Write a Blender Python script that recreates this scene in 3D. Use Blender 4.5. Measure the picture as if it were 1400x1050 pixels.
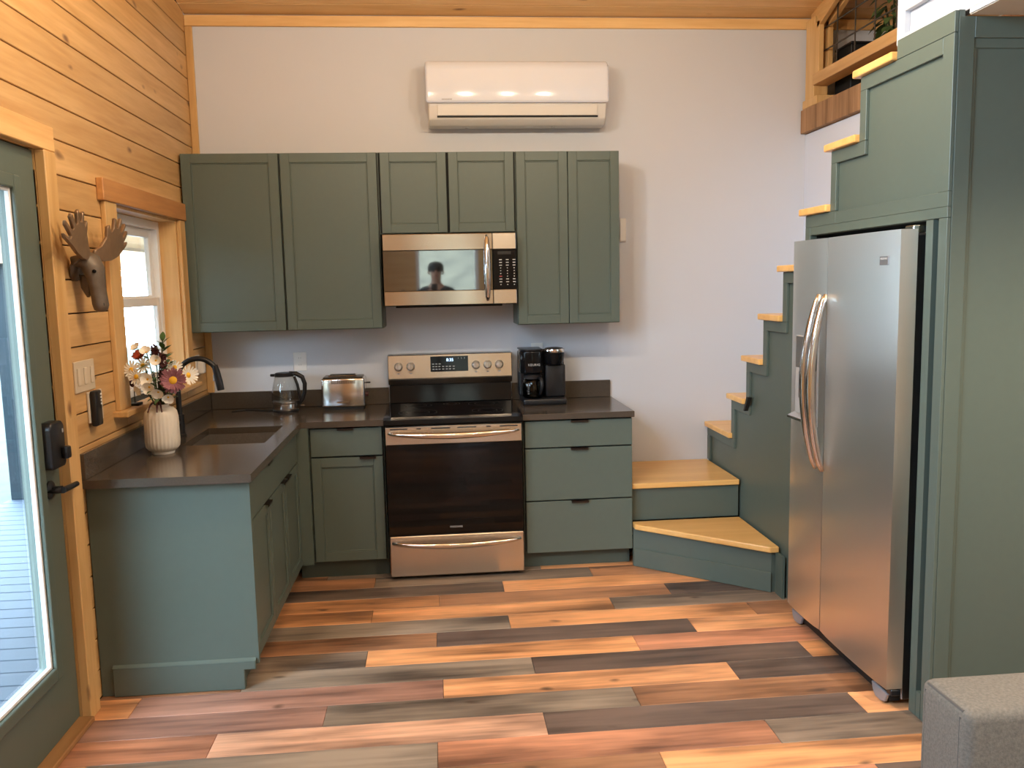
import bpy, bmesh, math, random
from mathutils import Vector, Matrix
random.seed(7)
scene = bpy.context.scene
for o in list(bpy.data.objects):
    bpy.data.objects.remove(o, do_unlink=True)
COL = scene.collection

# ------------------------------------------------------------------ camera
CAM = Vector((1.407, -5.295, 1.643))
YAW, PITCH, ROLL, FPX = math.radians(-5.093), math.radians(-6.785), math.radians(-1.2034), 1151.5
_f = Vector((-math.sin(YAW)*math.cos(PITCH), math.cos(YAW)*math.cos(PITCH), math.sin(PITCH)))
_r = Vector((math.cos(YAW), math.sin(YAW), 0)); _u = _r.cross(_f)
_r2 = math.cos(ROLL)*_r + math.sin(ROLL)*_u
_u2 = -math.sin(ROLL)*_r + math.cos(ROLL)*_u
cd = bpy.data.cameras.new('camera'); cam = bpy.data.objects.new('camera', cd); COL.objects.link(cam)
cd.sensor_width = 36; cd.sensor_fit = 'HORIZONTAL'; cd.lens = 36*FPX/1400; cd.clip_start = .02
m = Matrix((_r2, _u2, -_f)).transposed().to_4x4(); m.translation = CAM
cam.matrix_world = m
scene.camera = cam

# ------------------------------------------------------------------ world, exposure
vs = scene.view_settings
vs.view_transform = 'Standard'; vs.look = 'None'; vs.gamma = 1; vs.use_curve_mapping = False
vs.exposure = 0.0
w = bpy.data.worlds.new('sky'); scene.world = w; w.use_nodes = True
bg = w.node_tree.nodes['Background']
bg.inputs[0].default_value = (.58, .80, 1.0, 1); bg.inputs[1].default_value = 30.0

def portal(loc, rot, sx, sy):                       # light portals only guide the sky light through the real openings
    l = bpy.data.lights.new('window_portal', 'AREA'); l.shape = 'RECTANGLE'; l.size = sx; l.size_y = sy
    l.cycles.is_portal = True
    o = bpy.data.objects.new('window_portal', l); o.location = loc; o.rotation_euler = rot; COL.objects.link(o)
PI = math.pi
portal((-.13, -2.54, 1.15), (0, -PI/2, 0), 1.75, .6)
portal((-.16, -.9, 1.57), (0, -PI/2, 0), .9, .95)
portal((-.13, -4.6, 2.825), (0, -PI/2, 0), 1.35, 2.4)
portal((1.6, -7.83, 1.625), (PI/2, 0, 0), .9, 1.25)
CAN_POWER = 14.0
BULB_POWER = 32.0
CAN_COL = (1.0, .82, .60)

# ------------------------------------------------------------------ materials
def new_mat(name):
    m = bpy.data.materials.new(name); m.use_nodes = True
    nt = m.node_tree; b = nt.nodes['Principled BSDF']
    return m, nt, b
def srgb(r, g, b):
    f = lambda c: (c/255/12.92) if c/255 <= .04045 else ((c/255+.055)/1.055)**2.4
    return (f(r), f(g), f(b), 1)
def mat(name, col, rough=.5, metal=0., spec=.5, noise=0., nscale=8., bump=0., bscale=60., coat=0., trans=0., ior=1.45, aniso=None, emit=None, estr=0.):
    m, nt, b = new_mat(name)
    N, L = nt.nodes, nt.links
    b.inputs['Base Color'].default_value = col; b.inputs['Roughness'].default_value = rough
    b.inputs['Metallic'].default_value = metal; b.inputs['Specular IOR Level'].default_value = spec
    b.inputs['IOR'].default_value = ior
    if coat: b.inputs['Coat Weight'].default_value = coat; b.inputs['Coat Roughness'].default_value = .08
    if trans: b.inputs['Transmission Weight'].default_value = trans
    if emit: b.inputs['Emission Color'].default_value = emit; b.inputs['Emission Strength'].default_value = estr
    tc = N.new('ShaderNodeTexCoord')
    if noise:
        n = N.new('ShaderNodeTexNoise'); n.inputs['Scale'].default_value = nscale; n.inputs['Detail'].default_value = 5
        L.new(tc.outputs['Object'], n.inputs['Vector'])
        mx = N.new('ShaderNodeMix'); mx.data_type = 'RGBA'
        mx.inputs[6].default_value = tuple(c*(1-noise) for c in col[:3])+(1,)
        mx.inputs[7].default_value = tuple(min(1, c*(1+noise)) for c in col[:3])+(1,)
        L.new(n.outputs['Fac'], mx.inputs[0]); L.new(mx.outputs[2], b.inputs['Base Color'])
    if bump or aniso:
        mp = N.new('ShaderNodeMapping'); L.new(tc.outputs['Object'], mp.inputs['Vector'])
        if aniso: mp.inputs['Scale'].default_value = aniso
        n2 = N.new('ShaderNodeTexNoise'); n2.inputs['Scale'].default_value = bscale; n2.inputs['Detail'].default_value = 3
        L.new(mp.outputs[0], n2.inputs['Vector'])
        bp = N.new('ShaderNodeBump'); bp.inputs['Strength'].default_value = bump; bp.inputs['Distance'].default_value = .002
        L.new(n2.outputs['Fac'], bp.inputs['Height']); L.new(bp.outputs[0], b.inputs['Normal'])
    return m
def wood(name, light, dark, axis='x', rough=.45, knots=True, gscale=1.0, knotcol=(.12, .045, .015, 1), objcol=False, coat=0., contrast=1.):
    m, nt, b = new_mat(name)
    N, L = nt.nodes, nt.links
    tc = N.new('ShaderNodeTexCoord'); oi = N.new('ShaderNodeObjectInfo')
    mul = N.new('ShaderNodeVectorMath'); mul.operation = 'SCALE'; mul.inputs[0].default_value = (17.3, 31.7, 23.1)
    L.new(oi.outputs['Random'], mul.inputs['Scale'])
    add = N.new('ShaderNodeVectorMath'); add.operation = 'ADD'
    L.new(tc.outputs['Object'], add.inputs[0]); L.new(mul.outputs[0], add.inputs[1])
    sc = [1, 1, 1]; sc['xyz'.index(axis)] = .07
    mp = N.new('ShaderNodeMapping'); mp.inputs['Scale'].default_value = [c*gscale for c in sc]
    L.new(add.outputs[0], mp.inputs['Vector'])
    n1 = N.new('ShaderNodeTexNoise'); n1.inputs['Scale'].default_value = 14; n1.inputs['Detail'].default_value = 6; n1.inputs['Distortion'].default_value = .6
    n2 = N.new('ShaderNodeTexNoise'); n2.inputs['Scale'].default_value = 75; n2.inputs['Detail'].default_value = 4
    L.new(mp.outputs[0], n1.inputs['Vector']); L.new(mp.outputs[0], n2.inputs['Vector'])
    ad = N.new('ShaderNodeMath'); ad.operation = 'MULTIPLY_ADD'; ad.inputs[1].default_value = .35
    L.new(n2.outputs['Fac'], ad.inputs[0]); L.new(n1.outputs['Fac'], ad.inputs[2])
    if objcol:                                       # printed laminate: broad smudges under the grain
        n3 = N.new('ShaderNodeTexNoise'); n3.inputs['Scale'].default_value = 5; n3.inputs['Detail'].default_value = 3
        m3 = N.new('ShaderNodeMapping'); s3 = [1, 1, 1]; s3['xyz'.index(axis)] = .35; m3.inputs['Scale'].default_value = s3
        L.new(add.outputs[0], m3.inputs['Vector']); L.new(m3.outputs[0], n3.inputs['Vector'])
        a3 = N.new('ShaderNodeMath'); a3.operation = 'MULTIPLY_ADD'; a3.inputs[1].default_value = .95
        s3_ = N.new('ShaderNodeMath'); s3_.operation = 'SUBTRACT'; s3_.inputs[1].default_value = .5
        L.new(n3.outputs['Fac'], s3_.inputs[0]); L.new(s3_.outputs[0], a3.inputs[0]); L.new(ad.outputs[0], a3.inputs[2]); ad = a3
    rp = N.new('ShaderNodeValToRGB'); e = rp.color_ramp.elements
    e[0].position = .68-.22*contrast; e[1].position = .68+.2*contrast
    if objcol:
        e[0].color = dark; e[1].color = light
        mixc = N.new('ShaderNodeMix'); mixc.data_type = 'RGBA'; mixc.blend_type = 'MULTIPLY'; mixc.inputs[0].default_value = 1
        L.new(oi.outputs['Color'], mixc.inputs[6]); L.new(rp.outputs[0], mixc.inputs[7]); colout = mixc.outputs[2]
    else:
        e[0].color = dark; e[1].color = light; colout = rp.outputs[0]
    L.new(ad.outputs[0], rp.inputs[0])
    if not objcol:                                   # each board its own tone
        hs = N.new('ShaderNodeHueSaturation'); mr = N.new('ShaderNodeMapRange')
        mr.inputs[3].default_value = .88; mr.inputs[4].default_value = 1.1
        L.new(oi.outputs['Random'], mr.inputs[0]); L.new(mr.outputs[0], hs.inputs['Value']); L.new(colout, hs.inputs['Color']); colout = hs.outputs[0]
    if knots:
        sk = [1, 1, 1]; sk['xyz'.index(axis)] = .45
        mk = N.new('ShaderNodeMapping'); mk.inputs['Scale'].default_value = sk; L.new(add.outputs[0], mk.inputs['Vector'])
        nd = N.new('ShaderNodeTexNoise'); nd.inputs['Scale'].default_value = 9; L.new(mk.outputs[0], nd.inputs['Vector'])
        vm = N.new('ShaderNodeMix'); vm.data_type = 'VECTOR'; vm.inputs[0].default_value = .06
        L.new(mk.outputs[0], vm.inputs[4]); L.new(nd.outputs['Color'], vm.inputs[5])
        vo = N.new('ShaderNodeTexVoronoi'); vo.inputs['Scale'].default_value = 7.0; L.new(vm.outputs[1], vo.inputs['Vector'])
        kr = N.new('ShaderNodeValToRGB'); kr.color_ramp.elements[0].position = .035; kr.color_ramp.elements[1].position = .12
        kr.color_ramp.elements[0].color = (.85, .85, .85, 1); kr.color_ramp.elements[1].color = (0, 0, 0, 1)
        L.new(vo.outputs['Distance'], kr.inputs[0])
        mx = N.new('ShaderNodeMix'); mx.data_type = 'RGBA'; mx.inputs[7].default_value = knotcol
        L.new(kr.outputs[0], mx.inputs[0]); L.new(colout, mx.inputs[6]); colout = mx.outputs[2]
    L.new(colout, b.inputs['Base Color'])
    b.inputs['Roughness'].default_value = rough
    if coat: b.inputs['Coat Weight'].default_value = coat; b.inputs['Coat Roughness'].default_value = .15
    bp = N.new('ShaderNodeBump'); bp.inputs['Strength'].default_value = .15; bp.inputs['Distance'].default_value = .001
    L.new(ad.outputs[0], bp.inputs['Height']); L.new(bp.outputs[0], b.inputs['Normal'])
    return m
def steel(name, col, rough, axis, bump=.012):
    """brushed stainless: grain stretched along one axis"""
    m, nt, b = new_mat(name); N, L = nt.nodes, nt.links
    b.inputs['Base Color'].default_value = col; b.inputs['Metallic'].default_value = 1
    b.inputs['Roughness'].default_value = rough
    b.inputs['Anisotropic'].default_value = .8; b.inputs['Anisotropic Rotation'].default_value = .25
    return m
def pane(name, tint=(1, 1, 1, 1), ior=1.45):
    """thin clear pane: lets light straight through, mirrors at grazing angles"""
    m, nt, b = new_mat(name); N, L = nt.nodes, nt.links
    N.remove(b); out = [n for n in N if n.type == 'OUTPUT_MATERIAL'][0]
    t = N.new('ShaderNodeBsdfTransparent'); t.inputs[0].default_value = tint
    g = N.new('ShaderNodeBsdfGlossy'); g.inputs['Roughness'].default_value = .02
    ge = N.new('ShaderNodeNewGeometry'); dt_ = N.new('ShaderNodeVectorMath'); dt_.operation = 'DOT_PRODUCT'
    L.new(ge.outputs['Normal'], dt_.inputs[0]); L.new(ge.outputs['Incoming'], dt_.inputs[1])
    def mth(op, a, b=None):
        q = N.new('ShaderNodeMath'); q.operation = op
        for i_, v_ in enumerate((a, b)):
            if v_ is None: continue
            if isinstance(v_, (int, float)): q.inputs[i_].default_value = v_
            else: L.new(v_, q.inputs[i_])
        return q.outputs[0]
    f0 = ((ior-1)/(ior+1))**2                        # Schlick, the same from both sides of the pane
    sch = mth('POWER', mth('SUBTRACT', 1.0, mth('ABSOLUTE', dt_.outputs['Value'])), 5.0)
    fac = mth('MULTIPLY_ADD', sch, 1-f0); fac.node.inputs[2].default_value = f0
    mx = N.new('ShaderNodeMixShader'); L.new(fac, mx.inputs[0]); L.new(t.outputs[0], mx.inputs[1]); L.new(g.outputs[0], mx.inputs[2])
    L.new(mx.outputs[0], out.inputs[0])
    return m

PINE_L, PINE_D = (.68, .425, .185, 1), (.49, .27, .095, 1)
pine_x = wood('pine_boards_x', (.82, .54, .26, 1), (.66, .39, .155, 1), 'x'); pine_y = wood('pine_boards_y', PINE_L, PINE_D, 'y')
pine_z = wood('pine_boards_z', (.74, .47, .20, 1), (.58, .33, .115, 1), 'z')
pine_trim_x = wood('pine_trim_x', (.82, .55, .25, 1), (.66, .39, .15, 1), 'x')
pine_trim_y = wood('pine_trim_y', (.74, .46, .19, 1), (.56, .30, .105, 1), 'y')
tread_mat = wood('varnished_plywood', (.95, .57, .20, 1), (.78, .42, .12, 1), 'x', rough=.34, knots=False, coat=.15, gscale=.7)
rough_beam = wood('rough_sawn_cedar', (.46, .26, .13, 1), (.22, .115, .05, 1), 'z', rough=.8, knots=False)
cedar_head = wood('stained_head_casing', (.62, .30, .10, 1), (.42, .18, .055, 1), 'y', knots=False)
plank_mat = wood('laminate_plank', (1.35, 1.3, 1.25, 1), (.30, .28, .28, 1), 'x', rough=.40, knots=True, objcol=True, gscale=.8, knotcol=(.05, .03, .02, 1), contrast=1.25)
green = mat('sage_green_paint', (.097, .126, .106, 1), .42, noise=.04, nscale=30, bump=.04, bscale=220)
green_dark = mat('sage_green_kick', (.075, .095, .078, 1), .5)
gap_dark = mat('dark_gap', (.01, .011, .01, 1), .8)
wall_paint = mat('cool_grey_wall', (.64, .66, .71, 1), .75, noise=.02, nscale=3, bump=.05, bscale=150)
white_paint = mat('white_trim_paint', (.52, .55, .61, 1), .5)
right_paint = mat('pale_wall_paint', (.72, .76, .86, 1), .7)
soffit_paint = mat('soffit_paint', (.62, .56, .48, 1), .8)
quartz = mat('dark_taupe_quartz', (.074, .059, .046, 1), .16, noise=.25, nscale=160, spec=.6)
vinyl = mat('white_vinyl', (.80, .80, .80, 1), .35)
ss_x = steel('stainless_x', (.58, .53, .47, 1), .27, 'x')
ss_fridge = steel('stainless_fridge', (.92, .91, .86, 1), .35, 'x')
ss_fridge.node_tree.nodes['Principled BSDF'].inputs['Anisotropic Rotation'].default_value = 0.; ss_fridge.node_tree.nodes['Principled BSDF'].inputs['Anisotropic'].default_value = .8
ss_side = steel('stainless_grey_side', (.40, .40, .41, 1), .42, 'z')
chrome = mat('polished_steel', (.72, .70, .68, 1), .14, 1)
chrome_warm = mat('polished_steel_handle', (.66, .60, .54, 1), .16, 1)
toaster_steel = steel('toaster_steel', (.70, .69, .68, 1), .16, 'x', .006)
black_gloss = mat('black_gloss', (.006, .006, .007, 1), .08, spec=.25)
black_glass = mat('black_oven_glass', (.006, .004, .003, 1), .04, spec=.22)
mirror_glass = mat('black_mirror_glass', (.008, .008, .008, 1), .03, spec=.9, ior=2.0)
knob_steel = mat('satin_knob', (.80, .77, .72, 1), .32, 1)
black_plastic = mat('black_plastic', (.012, .012, .014, 1), .32)
black_matte = mat('black_matte', (.012, .012, .012, 1), .6)
bronze = mat('dark_bronze_pull', (.035, .025, .02, 1), .4, .6)
white_plastic = mat('white_plastic', (.82, .81, .79, 1), .3)
ac_white = mat('glossy_white_plastic', (.76, .79, .88, 1), .12, spec=.5)
ac_lower = mat('satin_white_plastic', (.72, .69, .65, 1), .35)
grey_mark = mat('grey_print', (.35, .35, .36, 1), .5)
white_print = mat('white_print', (.55, .55, .55, 1), .5)
red_print = mat('red_print', (.30, .06, .06, 1), .5)
display_lit = mat('lit_display', (.05, .08, .2, 1), .4, emit=(.55, .75, 1, 1), estr=3.0)
glass_win = pane('window_glass')
glass_jug = pane('jug_glass', (.93, .93, .91, 1), 1.5)
dark_jug = pane('carafe_glass', (.35, .35, .36, 1), 1.5)
ceramic = mat('cream_ceramic', (.76, .70, .61, 1), .38)
sofa_fab = mat('grey_tweed', (.16, .142, .120, 1), .95, noise=.45, nscale=150, bump=.5, bscale=260)
antler = mat('bronze_antler', (.22, .135, .075, 1), .38, .35, noise=.3, nscale=25)
moose_mat = mat('weathered_bronze', (.135, .105, .078, 1), .48, .3, noise=.5, nscale=30, bump=.6, bscale=45)
petal_white = mat('white_petals', (.85, .82, .74, 1), .7)
petal_purple = mat('mauve_petals', (.30, .12, .14, 1), .7, noise=.3, nscale=60)
petal_red = mat('orange_red_petals', (.55, .09, .03, 1), .7)
yellow = mat('yellow_florets', (.80, .45, .03, 1), .8, noise=.2, nscale=200)
maroon = mat('maroon_foliage', (.075, .018, .020, 1), .7, noise=.4, nscale=60)
leaf = mat('green_leaves', (.06, .13, .04, 1), .5, noise=.3, nscale=40)
stem_m = mat('stem_green', (.04, .055, .02, 1), .6)
deck_m = mat('grey_deck_stain', (.016, .026, .042, 1), .7, noise=.2, nscale=12)
post_m = mat('blue_green_post', (.012, .024, .032, 1), .6)
ground_m = mat('leafy_ground', (.022, .024, .010, 1), .95, noise=.6, nscale=4)
trunk_m = mat('bark', (.10, .075, .055, 1), .9, noise=.4, nscale=20)
crown_m = mat('tree_leaves', (.018, .028, .010, 1), .8, noise=.5, nscale=12)
pot_m = mat('dark_pot', (.02, .02, .022, 1), .5)
lamp_m = mat('lamp_lens', (1, .9, .75, 1), .5, emit=(1, .78, .5, 1), estr=6.0)

# ------------------------------------------------------------------ mesh helpers
W = {}                                               # world location of every object
def make(name, bm, material, parent=None, smooth=False, color=None):
    bmesh.ops.recalc_face_normals(bm, faces=bm.faces)
    xs = [v.co.x for v in bm.verts]; ys = [v.co.y for v in bm.verts]; zs = [v.co.z for v in bm.verts]
    c = Vector(((min(xs)+max(xs))/2, (min(ys)+max(ys))/2, min(zs)))
    bmesh.ops.translate(bm, verts=bm.verts, vec=-c)
    me = bpy.data.meshes.new(name); bm.to_mesh(me); bm.free()
    me.materials.append(material)
    if smooth:
        me.polygons.foreach_set('use_smooth', [True]*len(me.polygons)); me.update()
        if smooth != 'all':
            try: me.set_sharp_from_angle(angle=math.radians(38))
            except Exception: pass
    o = bpy.data.objects.new(name, me); COL.objects.link(o)
    W[o] = c
    if parent is not None:
        o.parent = parent; o.location = c - W[parent]
    else:
        o.location = c
    if color: o.color = color
    return o
def empty(name, loc):
    o = bpy.data.objects.new(name, None); COL.objects.link(o); o.location = loc; W[o] = Vector(loc)
    o.empty_display_size = .1
    return o
def tag(o, label=None, cat=None, group=None, kind=None):
    if label: o['label'] = label
    if cat: o['category'] = cat
    if group: o['group'] = group
    if kind: o['kind'] = kind
    return o
def thing(name, loc, label, cat, group=None):
    return tag(empty(name, loc), label, cat, group)
def B(): return bmesh.new()
def box(bm, x0, x1, y0, y1, z0, z1, bev=0., seg=1):
    x0, x1 = sorted((x0, x1)); y0, y1 = sorted((y0, y1)); z0, z1 = sorted((z0, z1))
    t = bmesh.new() if bev else bm
    vs_ = [t.verts.new((x, y, z)) for x in (x0, x1) for y in (y0, y1) for z in (z0, z1)]
    for f in ((0, 1, 3, 2), (4, 6, 7, 5), (0, 4, 5, 1), (2, 3, 7, 6), (0, 2, 6, 4), (1, 5, 7, 3)):
        t.faces.new([vs_[i] for i in f])
    if bev:
        bev = min(bev, .49*min(x1-x0, y1-y0, z1-z0))
        bmesh.ops.bevel(t, geom=list(t.edges), offset=bev, segments=seg, affect='EDGES', profile=.5)
        merge(bm, t)
    return bm
def merge(bm, t, mtx=None):
    if mtx is not None: bmesh.ops.transform(t, matrix=mtx, verts=t.verts)
    me = bpy.data.meshes.new('tmp'); t.to_mesh(me); t.free(); bm.from_mesh(me); bpy.data.meshes.remove(me)
def prism(bm, pts, axis, a0, a1, bev=0., seg=1):
    """polygon pts in the two axes other than `axis` (in xyz order) extruded from a0 to a1"""
    t = bmesh.new() if bev else bm
    def P(p, a):
        if axis == 'x': return (a, p[0], p[1])
        if axis == 'y': return (p[0], a, p[1])
        return (p[0], p[1], a)
    A = [t.verts.new(P(p, a0)) for p in pts]; C = [t.verts.new(P(p, a1)) for p in pts]
    n = len(pts)
    t.faces.new(A); t.faces.new(C[::-1])
    for i in range(n): t.faces.new((A[i], C[i], C[(i+1) % n], A[(i+1) % n]))
    if bev:
        bmesh.ops.recalc_face_normals(t, faces=t.faces)
        bmesh.ops.bevel(t, geom=list(t.edges), offset=bev, segments=seg, affect='EDGES', profile=.5)
        merge(bm, t)
    return bm
def tube(bm, path, rad, n=10, cap=True, flat=1.0):
    path = [Vector(p) for p in path]; m_ = len(path)
    R = rad if isinstance(rad, (list, tuple)) else [rad]*m_
    up = None; rings = []
    for i, p in enumerate(path):
        d = (path[min(i+1, m_-1)]-path[max(i-1, 0)]).normalized()
        if up is None:
            up = Vector((0, 0, 1)) if abs(d.z) < .9 else Vector((0, 1, 0))
        s = d.cross(up).normalized(); up = s.cross(d).normalized()
        rings.append([bm.verts.new(p + R[i]*(math.cos(2*PI*k/n)*s + flat*math.sin(2*PI*k/n)*up)) for k in range(n)])
    for i in range(m_-1):
        for k in range(n):
            bm.faces.new((rings[i][k], rings[i][(k+1) % n], rings[i+1][(k+1) % n], rings[i+1][k]))
    if cap:
        bm.faces.new(rings[0][::-1]); bm.faces.new(rings[-1])
    return bm
def lathe(bm, prof, c, n=32, mod=None, axis='z'):
    rings = []
    for r, z in prof:
        if r < 1e-6:
            rings.append([bm.verts.new((c[0], c[1], c[2]+z) if axis == 'z' else (c[0], c[1]-z, c[2]))])
        else:
            ring = []
            for k in range(n):
                a = 2*PI*k/n; rr = r*(mod(a, z) if mod else 1)
                if axis == 'z': ring.append(bm.verts.new((c[0]+rr*math.cos(a), c[1]+rr*math.sin(a), c[2]+z)))
                elif axis == 'y': ring.append(bm.verts.new((c[0]+rr*math.cos(a), c[1]-z, c[2]+rr*math.sin(a))))
                else: ring.append(bm.verts.new((c[0]+z, c[1]+rr*math.cos(a), c[2]+rr*math.sin(a))))
            rings.append(ring)
    for a, b2 in zip(rings, rings[1:]):
        for k in range(n):
            if len(a) == 1 and len(b2) == 1: continue
            if len(a) == 1: bm.faces.new((a[0], b2[k], b2[(k+1) % n]))
            elif len(b2) == 1: bm.faces.new((a[k], a[(k+1) % n], b2[0]))
            else: bm.faces.new((a[k], a[(k+1) % n], b2[(k+1) % n], b2[k]))
    return bm
def bez(p0, p1, p2, n=10):
    p0, p1, p2 = Vector(p0), Vector(p1), Vector(p2)
    return [(1-t)**2*p0 + 2*t*(1-t)*p1 + t*t*p2 for t in (i/n for i in range(n+1))]
def text(name, s, size, loc, face, material, parent, spacing=1.0):
    cu = bpy.data.curves.new('txt', 'FONT'); cu.body = s; cu.size = size; cu.align_x = 'CENTER'; cu.align_y = 'CENTER'
    cu.extrude = .0004; cu.space_character = spacing; cu.resolution_u = 3
    t = bpy.data.objects.new('txt', cu); COL.objects.link(t)
    dg = bpy.context.evaluated_depsgraph_get(); dg.update()
    me = bpy.data.meshes.new_from_object(t.evaluated_get(dg))
    bpy.data.objects.remove(t, do_unlink=True)
    bm = bmesh.new(); bm.from_mesh(me); bpy.data.meshes.remove(me)
    if face == '-y': mt = Matrix(((1, 0, 0, 0), (0, 0, -1, 0), (0, 1, 0, 0), (0, 0, 0, 1)))
    else: mt = Matrix(((0, 0, -1, 0), (-1, 0, 0, 0), (0, 1, 0, 0), (0, 0, 0, 1)))      # faces -x
    mt.translation = Vector(loc)
    bmesh.ops.transform(bm, matrix=mt, verts=bm.verts)
    return make(name, bm, material, parent)

# ------------------------------------------------------------------ room shell
X1, YR, ZC, SL = 5.0, -7.8, 3.245, .19              # right wall, rear wall, ceiling height at back wall, roof slope
RIDGE = -3.9
def zc(y): return ZC + SL*(-y if y > RIDGE else (-RIDGE - (RIDGE-y)))

# floor with its planks
b_ = B(); box(b_, -.1, X1, YR, .02, -.12, -.012)
floor = tag(make('floor', b_, gap_dark), kind='structure')
ROWH, ROW0 = .1625, -.615
TONES = {
 'o': (.37, .178, .078), 'O': (.40, .200, .095), 'r': (.285, .130, .074), 'p': (.19, .105, .078), 'b': (.21, .105, .054),
 'd': (.074, .052, .042), 'D': (.098, .072, .057), 'g': (.135, .103, .078), 'G': (.155, .124, .095), 'l': (.40, .235, .155)}
# (offset of the first joint, tones left to right); joints every 1.222 m
ROWS = {-4: (.5, 'gobd'), -3: (1.0, 'bdog'), -2: (.3, 'dgbo'), -1: (.75, 'bgod'),
 0: (1.025, 'bgbd'), 1: (.51, 'dDoo'), 2: (.16, 'dobd'), 3: (1.045, 'oogd'), 4: (.50, 'bGob'), 5: (.145, 'dbdO'),
 6: (1.055, 'goro'), 7: (.56, 'bGdo'), 8: (.17, 'opOd'), 9: (.935, 'pGbo'), 10: (.55, 'rldO'), 11: (.145, 'oGrg'),
 12: (.92, 'dbog'), 13: (.4, 'oGrd')}
k = -4
while True:
    ya = ROW0 - k*ROWH; yb = ya - ROWH
    if yb < YR: break
    if ya < .03:
        off, tones = ROWS.get(k, (random.uniform(.1, 1.2), ''.join(random.choice('oObdgGrpD') for _ in range(5))))
        xs = [0.0] + [off + 1.222*i for i in range(5) if off+1.222*i < X1-.05] + [X1]
        for i in range(len(xs)-1):
            x0, x1 = xs[i], xs[i+1]
            b_ = B(); box(b_, x0+.0007, x1-.0007, ya-.0007, yb+.0007, -.011, 0., .0012)
            t = TONES[tones[i % len(tones)]]; j = random.uniform(.92, 1.08)*1.9
            make('plank', b_, plank_mat, floor, color=(t[0]*j, t[1]*j, t[2]*j, 1))
    k += 1

# left wall: substrate, boards, openings
OPEN = [(-1.37, -.43, 1.125, 2.03), (-2.99, -2.075, -.02, 2.155), (-5.8, -3.4, 2.15, 3.5)]     # y0,y1,z0,z1
def subtract(rects, o):
    out = []
    for (a, b2, c, d) in rects:
        if o[0] >= b2 or o[1] <= a or o[2] >= d or o[3] <= c: out.append((a, b2, c, d)); continue
        if a < o[0]: out.append((a, o[0], c, d))
        if o[1] < b2: out.append((o[1], b2, c, d))
        a2, b3 = max(a, o[0]), min(b2, o[1])
        if c < o[2]: out.append((a2, b3, c, o[2]))
        if o[3] < d: out.append((a2, b3, o[3], d))
    return out
def clip(poly, f):
    out = []
    for i in range(len(poly)):
        p, q = poly[i], poly[(i+1) % len(poly)]; fp, fq = f(p), f(q)
        if fp >= 0: out.append(p)
        if (fp >= 0) != (fq >= 0):
            t = fp/(fp-fq); out.append((p[0]+t*(q[0]-p[0]), p[1]+t*(q[1]-p[1])))
    return out
def under_roof(poly):
    poly = clip(poly, lambda p: ZC-SL*p[0]-p[1])
    return clip(poly, lambda p: (ZC-SL*RIDGE*2+SL*p[0])-p[1]) if poly else poly
rects = [(YR, .02, -.12, 4.2)]
for o in OPEN: rects = subtract(rects, o)
b_ = B()
for (a, b2, c, d) in rects:
    p = under_roof([(a, c), (b2, c), (b2, d), (a, d)])
    if len(p) > 2: prism(b_, p, 'x', -.12, -.016)
wall_left = tag(make('wall_left', b_, gap_dark), kind='structure')
z = 2.352 - 18*.1315
while z < 4.0:
    rr = [(YR, -.001, max(z, .0)+.0025, z+.1315-.0025)]
    for o in OPEN: rr = subtract(rr, o)
    for (a, b2, c, d) in rr:
        if b2-a < .01 or d-c < .006: continue
        p = under_roof([(a, c), (b2, c), (b2, d), (a, d)])
        if len(p) < 3: continue
        b_ = B(); prism(b_, p, 'x', -.016, 0., .0022); make('board', b_, pine_y, wall_left)
    z += .1315

# back wall, rear wall, right walls
b_ = B(); prism(b_, [(-.12, -.12), (X1+.1, -.12), (X1+.1, ZC+.02), (-.12, ZC+.02)], 'y', 0., .12)
tag(make('wall_back', b_, wall_paint), kind='structure')
b_ = B()
for (a, b2, c, d) in [q for p in subtract([(-.12, X1+.1, -.12, ZC)], (1.15, 2.05, 1.0, 2.25)) for q in [p]]: box(b_, a, b2, YR-.12, YR, c, d)
tag(make('wall_rear', b_, pine_x), kind='structure')
b_ = B(); prism(b_, [(YR-.1, -.12), (.1, -.12), (.1, ZC), (RIDGE, zc(RIDGE)), (YR-.1, ZC)], 'x', X1, X1+.1)
tag(make('wall_right', b_, soffit_paint), kind='structure')
b_ = B(); box(b_, 3.778, 3.86, -2.5, -.001, 0., 2.54)
tag(make('wall_stair', b_, right_paint), kind='structure')
b_ = B(); box(b_, 3.861, X1, -2.5, -2.42, 0., 2.54)
tag(make('wall_under_loft', b_, soffit_paint), kind='structure')

# ceiling: a slab, and the pine boards on its underside
th = math.atan(SL)
b_ = B()
prism(b_, [(.12, ZC-SL*.12+.018), (RIDGE, zc(RIDGE)+.018), (YR-.12, ZC-SL*.12+.018), (YR-.12, ZC+.2), (RIDGE, zc(RIDGE)+.22), (.12, ZC+.2)], 'x', -.12, X1+.1)
ceiling = tag(make('ceiling', b_, gap_dark), kind='structure')
s, L_ = 0., abs(RIDGE)/math.cos(th)
while s < L_-.01:
    s1 = min(s+.133, L_)
    for side in (0, 1):
        def Q(u, n_):
            y, zz = -u*math.cos(th) + n_*math.sin(th), ZC + u*math.sin(th) + n_*math.cos(th)
            return (y, zz) if side == 0 else (2*RIDGE-y, zz)
        g = .0025
        poly = [Q(s+g, .016), Q(s+g, .003), Q(s+g+.003, 0), Q(s1-g-.003, 0), Q(s1-g, .003), Q(s1-g, .016)]
        b_ = B(); prism(b_, poly, 'x', .001, X1-.001); make('board', b_, pine_x, ceiling)
    s = s1

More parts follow.
